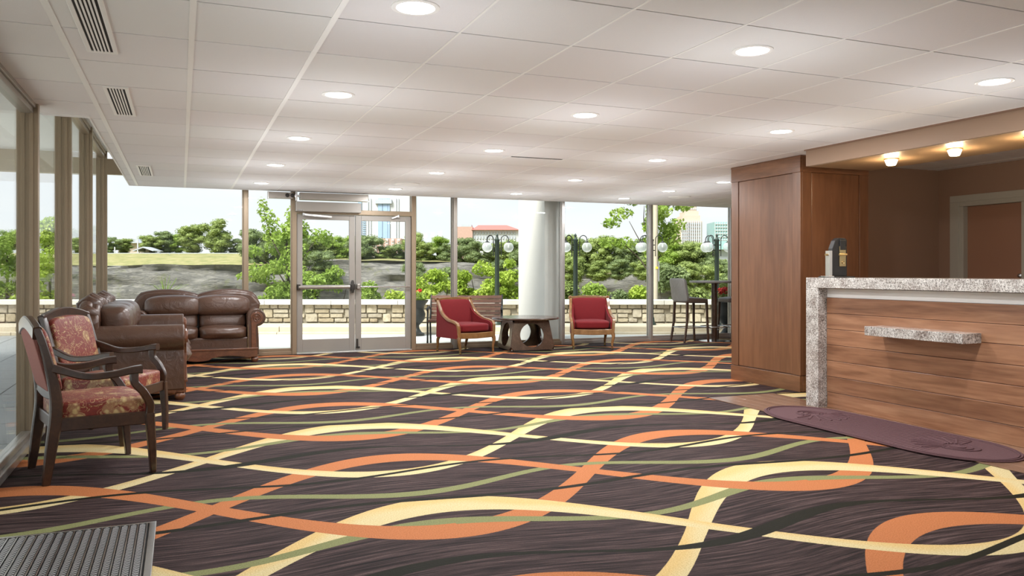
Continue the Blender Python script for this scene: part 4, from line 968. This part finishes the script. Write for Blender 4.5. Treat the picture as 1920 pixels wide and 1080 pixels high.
t = thing('spiky_planter', outp(310, 13.2, -.012), 0, 'planter with a spiky green plant and pink flowers behind the loveseat', 'planter')
m = MB(); m.lathe([(0, 0), (.17, 0), (.2, .3), (.24, .74), (.26, .76), (.26, .82), (.22, .82), (.2, .74), (0, .74)], 24); m.build('pot', M['blackiron'], t, smooth=40)
rn_ = random.Random(5)
for k_ in range(26):
    a = rn_.uniform(0, 6.28); L = rn_.uniform(.22, .42); sp = rn_.uniform(.15, 1.1)
    pts = [(0.02*math.cos(a), .02*math.sin(a), .78)]+[(math.cos(a)*sp*L*q, math.sin(a)*sp*L*q, .78+L*q*(1-.35*sp*q*q)) for q in (.35, .7, 1)]
    m = MB(); m.bar(spline(pts, 3), [.018*(1-.9*i/9) for i in range(10)], .004, (-math.sin(a), math.cos(a), 0)); m.build('spiky_leaf', M['fresh'], t)
for k_ in range(6):
    a = k_*1.05; c_ = Vector((.17*math.cos(a), .17*math.sin(a), .84)); m = MB()
    for q in range(12):
        v = Vector((rn_.gauss(0, 1), rn_.gauss(0, 1), rn_.gauss(0, 1))).normalized(); p = c_+v*.035; e1 = v.orthogonal().normalized()*.03; e2 = v.cross(e1); m.add([p+e1, p+e2, p-e1, p-e2], [(0, 1, 2, 3)])
    m.tube([c_*.8+Vector((0, 0, .05)), c_], .004, 5); m.build('flower', M['pinkflower'], t)
# utility pole
t = thing('utility_pole', outp(1229, 18.2, -.6), 0, 'weathered wooden utility pole with a yellow tag behind the mullion', 'pole')
m = MB(); m.lathe([(.06, 0), (.052, 4.2), (0, 4.25)], 12); m.build('pole', M['curb'], t, smooth=40)
m = MB(); m.box(-.03, .03, -.062, -.05, 1.88, 1.93); m.build('tag', plain('yellow_tag', (.8, .65, .05), .5), t)
m = MB(); m.box(.06, .09, -.02, .02, 1.6, 2.05); m.build('conduit', M['silver'], t)

# ------------------------------------------------------------------ near trees and shrubs behind the wall
def near_tree(c, trunk, branches, blobs, n, size, mat, lab, seed, cut=0):
    t = thing('tree', c, -TH, lab, 'tree', None)
    m = MB(); m.tube(spline(trunk, 4), [.05-.03*i/(4*(len(trunk)-1)) for i in range(4*(len(trunk)-1)+1)], 8); m.build('trunk', M['bark'], t, smooth=60)
    for b in branches:
        pts = spline(b, 3); m = MB(); m.tube(pts, [.022-.016*i/(len(pts)-1) for i in range(len(pts))], 6); m.build('branch', M['bark'], t, smooth=60)
    leaves(blobs, n, size, seed, cut).build('foliage', mat, t); return t
def blobtree(w, h0, h1, k, seed, r=(.18, .34), flat=.75):
    rn_ = random.Random(seed); out = []
    for q in range(k):
        z = rn_.uniform(h0, h1); f = math.sin(PI*min(1, max(.12, (h1-z)/(h1-h0)*.85+.1))); a = rn_.uniform(0, 6.28); rr = rn_.uniform(.2, 1)*w*f; s_ = rn_.uniform(*r)
        out.append((rr*math.cos(a), rr*math.sin(a), z, s_, s_, s_*flat))
    return out
d = 19.2; g = -.7
near_tree(outp(541, d, g), [(0, 0, 0), (0, 0, 1.2), (-.02, .0, 2.0), (-.06, 0, 2.7), (-.12, 0, 3.0)],
    [[(0, 0, 1.5), (-.35, .1, 2.0), (-.7, .2, 2.2)], [(0, 0, 1.6), (.35, -.1, 2.2), (.7, -.1, 2.7)], [(-.02, 0, 2.0), (-.4, 0, 2.7), (-.62, .1, 3.4)], [(-.03, 0, 2.2), (.2, .1, 2.9), (.3, .2, 3.3)], [(0, 0, 1.2), (-.4, .2, 1.4), (-.75, .2, 1.45)], [(0, 0, 1.3), (.3, .3, 1.8), (.45, .3, 2.1)]],
    blobtree(.75, 1.15, 2.9, 30, 11)+[(-.45, 0, 3.1, .22, .22, .3), (-.62, 0, 3.45, .13, .13, .25), (.15, 0, 3.2, .25, .25, .3), (.75, 0, 2.75, .3, .3, .2), (.95, 0, 2.6, .15, .15, .1), (-.85, 0, 2.4, .25, .25, .15), (-.95, 0, 1.8, .3, .3, .15)], 5600, .052, M['fresh'], 'slim young tree with fresh green leaves left of the glass doors', 21)
d = 20.5
near_tree(outp(1224, d, -.8), [(0, 0, 0), (.0, 0, 1.4), (.02, 0, 2.3), (-.05, 0, 3.3), (0, 0, 4.2)],
    [[(0, 0, 1.8), (-.3, 0, 2.3), (-.75, 0, 2.72), (-1.0, 0, 2.9)], [(0, 0, 2.3), (-.3, 0, 2.75), (-.6, 0, 3.3)], [(.02, 0, 2.2), (.3, 0, 2.6), (.5, 0, 3.1)], [(0, 0, 2.6), (-.2, .1, 3.2), (-.2, .1, 3.7)], [(0, 0, 2.4), (.25, 0, 2.6), (.55, 0, 2.8)]],
    blobtree(.9, 2.5, 4.2, 34, 5, (.16, .3), .6)+[(-1.05, 0, 3.25, .25, .25, .15), (-.8, 0, 3.5, .3, .3, .15), (.6, 0, 3.2, .25, .25, .18), (-1.1, 0, 2.75, .3, .3, .15), (-.7, 0, 2.75, .35, .3, .15), (.2, 0, 3.9, .4, .3, .2), (-.5, 0, 3.9, .35, .3, .2), (.75, 0, 3.75, .3, .3, .2)], 4600, .058, M['fresh'], 'tall sparse tree with spreading branches behind the right mullion', 23)
d = 15.4
near_tree(outp(92, 20, -.8), [(0, 0, 0), (0, 0, 1.0), (.03, 0, 2.0), (.0, 0, 2.8)], [[(0, 0, 1.0), (-.3, 0, 1.6), (-.5, 0, 2.0)], [(0, 0, 1.2), (.3, 0, 1.9), (.4, 0, 2.4)]], blobtree(.55, .9, 3.2, 24, 31), 4200, .055, M['lime'], 'bright green tree seen between the two near left mullions', 33)
near_tree(outp(12, 21, -.8), [(0, 0, 0), (0, 0, 1.0), (.03, 0, 2.0), (.0, 0, 2.6)], [[(0, 0, 1.0), (-.3, 0, 1.6), (-.5, 0, 2.0)], [(0, 0, 1.2), (.3, 0, 1.9), (.4, 0, 2.4)]], blobtree(.75, 1.0, 3.0, 26, 37), 4200, .06, M['fresh'], 'leafy tree at the left picture edge beyond the glass', 39)
def shrub(px, top, wpx, mat, lab, seed, d=18.6, n=2600, size=.05):
    w_ = wpx/2*d/1513.4; h1 = zof(top, d)+.7
    t = thing('shrub', outp(px, d, -.7), -TH, lab, 'shrub')
    m = MB(); m.tube([(0, 0, 0), (.02, 0, .5), (0, 0, h1*.6)], [.03, .025, .012], 6)
    for s in (-1, 1): m.tube([(0, 0, .4), (s*w_*.4, .05, h1*.55), (s*w_*.55, .05, h1*.75)], [.018, .014, .007], 5)
    m.build('stem', M['bark'], t, smooth=60)
    leaves(blobtree(w_*.9, .45, h1*.95, 16, seed, (.14, .26)), n, size, seed).build('foliage', mat, t)
for a in ((815, 488, 96, M['lime'], 'lime green shrub just right of the glass doors', 41), (872, 510, 70, M['lime'], 'low lime shrub between the two taller ones', 42), (912, 478, 100, M['lime'], 'tallest lime green shrub behind the lamp post left of the column', 43), (957, 484, 70, M['lime'], 'lime shrub half hidden by the cream column', 44),
          (620, 490, 110, M['fresh'], 'green shrub behind the left glass door', 45), (575, 512, 70, M['fresh'], 'green shrub behind the hinge stile of the left door', 46), (505, 540, 60, M['fresh'], 'low green shrub behind the loveseat arm', 47), (690, 530, 60, M['fresh'], 'low green shrub behind the meeting stiles', 48), (745, 535, 60, M['lime'], 'low yellowish shrub behind the right glass door', 49),
          (1112, 536, 60, M['fresh'], 'green shrub behind the right red armchair', 50), (1197, 542, 50, M['lime'], 'small lime bush left of the right mullion', 51), (1262, 500, 90, M['deep'], 'dark green shrub behind the bar stool', 52), (1310, 540, 60, M['forest'], 'low dark shrub behind the bar table', 53), (1068, 530, 50, M['forest'], 'green shrub just right of the column', 54), (40, 545, 90, M['lime'], 'low bright shrub beyond the near left pane', 55), (1165, 545, 40, M['deep'], 'low dark shrub in front of the far cliff', 56)):
    shrub(*a)
# ------------------------------------------------------------------ ground beyond, gorge and cliff
def slopemat():
    t = NT('rough_grass'); v = t.pos(); t.set(Base_Color=t.ramp(t.noise(v, .6, 6, .65), [(.3, (.15, .165, .055)), (.5, (.24, .225, .085)), (.7, (.31, .27, .13))]), Roughness=.9); t.bump(t.noise(v, 4, 4), .5, .2); return t.mat
M['grass'] = slopemat()
def rockmat():
    t = NT('layered_rock'); v = t.pos(); x, y, z = t.sep(v)
    mp_ = t.map(v, (.30, .30, 1.5)); f = t.noise(mp_, 1.3, 9, .75, .8); g_ = t.noise(v, .5, 6, .7)
    c = t.ramp(f, [(.28, (.07, .068, .064)), (.44, (.15, .145, .135)), (.58, (.24, .228, .205)), (.74, (.33, .31, .28))])
    c = t.mix(t.ramp(g_, [(.55, 0.), (.68, .75)]), c, (.17, .18, .085)); t.set(Base_Color=c, Roughness=.95); t.bump(f, 1, .6); return t.mat
M['rock'] = rockmat()
RIM = [(-400, 497), (470, 497), (560, 491), (640, 487), (850, 490), (1000, 503), (1100, 512), (1400, 517), (2300, 517)]
def rimy(px):
    for (a, ya), (b, yb_) in zip(RIM[:-1], RIM[1:]):
        if a <= px <= b: return ya+(yb_-ya)*(px-a)/(b-a)
    return 500
V_ = []; F_ = []; NU = 200; lev = [-14, -10, -7, -5, -3.6, -2.6, -1.8, -1.0, -.4, 0]
for i in range(NU+1):
    u = -140+280*i/NU; px = 960+u*1513.4/150; rz_ = zof(rimy(px), 150)
    for k_, L in enumerate(lev):
        z = rz_+L; nn = mnoise.noise((u*.06, z*.5, 1.3))*2.2+mnoise.noise((u*.25, z*1.4, 4))*.9
        p = rot_out(u, 150-(-L)*.35+nn, z+mnoise.noise((u*.1, 7, L))*.4); V_.append(tuple(p))
n_ = len(lev)
for i in range(NU):
    F_ += [(i*n_+k_, (i+1)*n_+k_, (i+1)*n_+k_+1, i*n_+k_+1) for k_ in range(n_-1)]
m = MB(); m.v = V_; m.f = F_; tag(m.build('cliff', M['rock'], smooth=60), 'layered grey rock cliff across the gorge', 'cliff', kind='structure')
V_ = []; F_ = []
for i in range(NU+1):
    u = -140+280*i/NU; px = 960+u*1513.4/150; rz_ = zof(rimy(px), 150)
    top_ = zof(474 if px < 480 else 484 if px < 860 else 500, 178)
    for d_, z in ((150.3, rz_-.1), (158, rz_+(top_-rz_)*.45), (168, rz_+(top_-rz_)*.85), (178, top_), (260, top_+.6), (700, top_+2)):
        V_.append(tuple(rot_out(u*(d_/150), d_, z+mnoise.noise((u*.15, d_*.1, 0))*.3)))
for i in range(NU): F_ += [(i*6+k_, (i+1)*6+k_, (i+1)*6+k_+1, i*6+k_+1) for k_ in range(5)]
m = MB(); m.v = V_; m.f = F_; tag(m.build('grass_bank', M['grass'], smooth=60), 'dry yellow green grass bank on top of the cliff', 'grass', kind='structure')
m = MB(); c = [rot_out(*p) for p in ((-200, 16), (200, 16), (200, 160), (-200, 160))]; m.add([(p.x, p.y, -12) for p in c], [(0, 1, 2, 3)]); tag(m.build('gorge_ground', M['grass']), 'bottom of the gorge', 'ground', kind='structure')
m = MB(); c = [[rot_out(u, dd) for u in (-24, 20)] for dd in (17.3, 21, 40)]
m.add([(c[0][0].x, c[0][0].y, -.4), (c[0][1].x, c[0][1].y, -.4), (c[1][1].x, c[1][1].y, -.75), (c[1][0].x, c[1][0].y, -.75), (c[2][1].x, c[2][1].y, -12), (c[2][0].x, c[2][0].y, -12)], [(0, 1, 2, 3), (3, 2, 4, 5)]); tag(m.build('bank_ground', M['grass']), 'grassy bank behind the stone wall', 'ground', kind='structure')
# far trees: five shapes, copied
def far_proto(seed, mat, tall):
    rn_ = random.Random(seed); bl_ = []
    for q in range(40):
        z = rn_.uniform(.09, .93); f = math.sin(PI*min(.93, max(.15, 1-z*.9 if tall else 1.02-z*.85))); a = rn_.uniform(0, 6.28); rr = rn_.uniform(.1, .95)*.36*f; s_ = rn_.uniform(.10, .17)
        bl_.append((rr*math.cos(a), rr*math.sin(a), z, s_, s_, s_*.85))
    t = thing('far_tree', (0, 0, -500)); leaves(bl_, 6500, .021, seed, .6, .6).build('foliage', mat, t)
    m = MB(); m.tube([(0, 0, 0), (.01, 0, .3), (0, 0, .7)], [.03, .022, .01], 6); m.build('trunk', M['bark'], t, smooth=60); return t
prot = [far_proto(61, M['forest'], 0), far_proto(62, M['deep'], 0), far_proto(63, M['forest'], 1), far_proto(64, M['deep'], 1), far_proto(65, M['fresh'], 0)]
FT = [(8, 432, 60), (100, 440, 50), (150, 445, 40), (205, 444, 34), (232, 447, 34), (282, 441, 40), (312, 434, 44), (334, 440, 36), (442, 447, 34), (478, 430, 50), (512, 436, 50), (548, 440, 50), (585, 440, 56), (612, 446, 50), (640, 444, 54), (668, 450, 40), (690, 440, 54), (722, 462, 40), (748, 456, 44), (776, 434, 40), (792, 452, 44), (820, 446, 56), (846, 456, 44), (874, 446, 44), (898, 452, 50), (926, 456, 50), (952, 450, 50), (985, 452, 60), (1030, 446, 60), (1066, 440, 60), (1098, 448, 56), (1126, 442, 60), (1156, 446, 60), (1186, 452, 60), (1212, 448, 60), (1242, 456, 60), (1270, 460, 56), (1297, 452, 60), (1322, 466, 46), (1346, 484, 40), (1370, 488, 50), (1400, 470, 60)]
used = [0]*5
def put_far(px, top, wpx, base, d_, kind, lab, group):
    t = prot[kind] if not used[kind] else copy_tree(prot[kind]); used[kind] = 1
    h_ = (base-top)*d_/1513.4; w_ = wpx*d_/1513.4/.86
    t.location = outp(px, d_, zof(base, d_)); t.scale = (w_*1.25, w_*1.25, h_/.98); t.rotation_euler = (0, 0, px*1.7); tag(t, lab, 'tree', group); return t
put_far(361, 421, 62, 477, 176, 0, 'broad round dark tree on the far bank, left of its taller twin', None); put_far(407, 413, 64, 477, 174, 2, 'tallest round dark tree on the far bank behind the loveseat', None)
rn_ = random.Random(9)
for q, (px, top, wpx) in enumerate(FT):
    left = px < 470; base = 477 if left else rimy(px)+8
    lab_, grp_ = (('green tree on the far bank seen beyond the left pane or the loveseat', 'trees on the far left bank') if left else ('green tree on the far cliff behind the glass doors', 'trees behind the glass doors') if px < 770 else
                  ('green tree on the far cliff between the doors and the cream column', 'trees left of the column') if px < 1000 else ('green tree on the far cliff right of the cream column', 'trees right of the column'))
    put_far(px, top, wpx*1.1, base, (176 if left else 156)+rn_.uniform(-3, 4), rn_.choice((0, 1, 2, 3)) if q % 7 else 4, lab_, grp_)
for q, (px, top, wpx, base) in enumerate(((775, 492, 44, 545), (845, 500, 50, 550), (1075, 480, 50, 540), (1120, 490, 60, 528), (1160, 486, 50, 526), (1245, 492, 60, 545), (1290, 490, 60, 550), (1335, 498, 60, 550), (1380, 500, 60, 550), (940, 486, 60, 540), (1010, 486, 60, 540), (1205, 488, 50, 526), (480, 505, 40, 530), (600, 470, 60, 520), (555, 478, 50, 520))):
    put_far(px, top, wpx, base, 143+rn_.uniform(-2, 2), (1, 3, 0, 2)[q % 4], 'bushy tree growing down the face of the far cliff', 'bushes on the cliff face')

# ------------------------------------------------------------------ far buildings
M['bwhite'] = plain('white_facade', (.58, .59, .60), .6, 0, .04, 1); M['bblue'] = plain('blue_glass_facade', (.33, .45, .62), .25, 0, .1, .3); M['bbrick'] = plain('pink_brick', (.46, .30, .25), .8, 0, .1, 2)
M['bbeige'] = plain('beige_stone_facade', (.52, .43, .355), .8, 0, .06, 1); M['bteal'] = plain('teal_glass_facade', (.30, .48, .48), .25, 0, .1, .3); M['bred'] = plain('red_roof', (.62, .14, .12), .6, 0, .08, 1); M['bgrey'] = plain('grey_facade', (.42, .45, .5), .6, 0, .06, 1); M['bdark'] = plain('dark_window', (.2, .23, .27), .3, 0, .1, 1)
def fbox(px0, px1, y0, y1, d_, depth, m=None, off=0):
    k_ = d_/1513.4; return rbox((px0-960)*k_, (px1-960)*k_, d_-off, d_+depth, zof(y1, d_), zof(y0, d_), m)
def bld(lab): return thing('building', (0, 0, 0), 0, lab, 'building')
b = bld('white and blue glass tower behind the glass doors'); fbox(672, 772, 352, 500, 420, 22).build('wall', M['bwhite'], b)
for a, c_ in ((672, 678), (709, 717), (718, 727), (727.6, 731)): fbox(a, c_, 372, 500, 420, 1, None, .6).build('window_strip', M['bblue'], b)
for a in (690, 695, 742.5, 747): fbox(a, a+1, 372, 500, 420, 1, None, .5).build('window_strip', M['bgrey'], b)
for q in range(12): fbox(680, 686, 412+q*4, 413.4+q*4, 420, 1, None, .5).build('window', M['bblue'], b)
fbox(704, 735, 374, 382, 420, 2, None, 1.5).build('sign_band', M['bgrey'], b)
b = bld('low brick and white striped building below the glass tower'); fbox(698, 752, 447, 500, 380, 20).build('wall', M['bbrick'], b)
for q in range(5): fbox(701+q*11, 706+q*11, 448, 500, 380, 1, None, .5).build('pier', M['bwhite'], b)
for q in range(5):
    for r in range(4): fbox(702+q*11, 705+q*11, 451+r*6, 454+r*6, 380, 1, None, .8).build('window', M['bbrick'], b)
b = bld('long white hotel with a red hipped roof left of the column'); fbox(856, 886, 425, 520, 300, 14).build('brick_block', M['bbrick'], b); fbox(865, 884, 421, 425, 300, 10).build('roof_plant', M['bgrey'], b); fbox(886, 972, 430, 520, 301, 14).build('wall', M['bwhite'], b)
k_ = 300/1513.4; f0 = [((u_-960)*k_, d_) for u_, d_ in ((884, 299.5), (975, 299.5), (975, 316), (884, 316))]; f1 = [((u_-960)*k_, d_) for u_, d_ in ((896, 304), (950, 304), (950, 312), (896, 312))]
m = MB(); m.hexa([tuple(rot_out(*p, zof(431, 300))) for p in f0], [tuple(rot_out(*p, zof(421, 300))) for p in f1]); m.build('roof', M['bred'], b)
for q in range(15):
    for r in range(3): fbox(888+q*5.4, 890.6+q*5.4, 434+r*9, 439+r*9, 301, 1, None, .4).build('window', M['bgrey'], b)
b = bld('stepped beige stone tower behind the right windows')
for a, c_, y0, y1, dd in ((1276.5, 1316.5, 414, 500, 0), (1280, 1313, 404, 414, 2), (1284, 1310, 396, 404, 4), (1287, 1306, 372, 396, 6)): fbox(a, c_, y0, y1, 450+dd, 18-dd).build('tier', M['bbeige'], b)
for q in range(10): fbox(1277.5+q*3.9, 1278.9+q*3.9, 414, 500, 450, 1, None, .9).build('pier', M['bwhite'], b)
for q in range(9):
    for r in range(8): fbox(1279.6+q*3.9, 1281+q*3.9, 418+r*6, 421+r*6, 450, 1, None, .4).build('window', M['bdark'] if q == 3 else M['bgrey'], b)
for q in range(5):
    for r in range(3): fbox(1289+q*3.6, 1290.4+q*3.6, 378+r*6, 381+r*6, 456, 1, None, .4).build('window', M['bgrey'], b)
b = bld('grey office block left of the stepped tower'); fbox(1261, 1276, 424, 500, 470, 14).build('wall', M['bgrey'], b); fbox(1264, 1274, 442, 443.5, 470, 1, None, .5).build('band', M['bwhite'], b)
b = bld('pale teal glass tower at the cabinet edge'); fbox(1340, 1380, 416, 500, 440, 18).build('wall', M['bteal'], b)
for q in range(9): fbox(1340.4+q*4.6, 1341+q*4.6, 416, 500, 440, 1, None, .5).build('mullion_strip', M['bwhite'], b)
for q in range(10): fbox(1340, 1380, 420+q*6, 420.7+q*6, 440, 1, None, .5).build('floor_band', M['bwhite'], b)
b = bld('low teal roofed hall behind the right lamp post'); fbox(1314, 1392, 468, 500, 260, 14).build('wall', M['bgrey'], b); k_ = 260/1513.4
m = MB(); m.prism([((1312+82*a/12-960)*k_, zof(468, 260)+(zof(452, 260)-zof(468, 260))*math.sin(PI*a/12)**.6) for a in range(13)], 258, 276, 'y'); m.v = [tuple(rot_out(x, y, z)) for x, y, z in m.v]; m.build('roof', M['bteal'], b)
b = bld('low tan house with a grey roof on the far left bank'); fbox(222, 264, 455, 478, 195, 8).build('wall', M['bbeige'], b); k_ = 195/1513.4
m = MB(); m.prism([((218-960)*k_, zof(456, 195)), ((268-960)*k_, zof(456, 195)), ((258-960)*k_, zof(448, 195)), ((230-960)*k_, zof(448, 195))], 194, 204, 'y'); m.v = [tuple(rot_out(x, y, z)) for x, y, z in m.v]; m.build('roof', M['bgrey'], b)
t = thing('picnic_shelter', (0, 0, 0), 0, 'small gabled picnic shelter on the far bank', 'shelter'); k_ = 172/1513.4
for s in (-1, 1):
    m = MB(); m.prism([((276-960)*k_, zof(463, 172)), ((276+s*19-960)*k_, zof(470, 172)), ((276+s*19-960)*k_, zof(471.6, 172)), ((276-960)*k_, zof(465, 172))][::s], 170, 175, 'y'); m.v = [tuple(rot_out(x, y, z)) for x, y, z in m.v]; m.build('roof_slope', M['bgrey'], t)
fbox(273, 279, 465, 478, 172, 1).build('chimney', M['curb'], t)
for px in (261, 291): fbox(px, px+1, 470, 478, 172, .2).build('post', M['bwhite'], t)
for px, top, lab in ((257, 448, 'tall white pole beside the picnic shelter'), (214, 463, 'short white pole on the far left bank')):
    tag(fbox(px, px+1.6, top, 478, 170, .2).build('white_pole', M['bwhite']), lab, 'pole')
t = thing('guard_rail', (0, 0, 0), 0, 'long grey guard rail along the top of the far grass bank', 'railing'); fbox(-60, 470, 474.2, 475.4, 169, .1).build('rail', M['bgrey'], t)
for q in range(30): fbox(-50+q*17.5, -49.2+q*17.5, 474.5, 480, 169, .1).build('post', M['bgrey'], t)
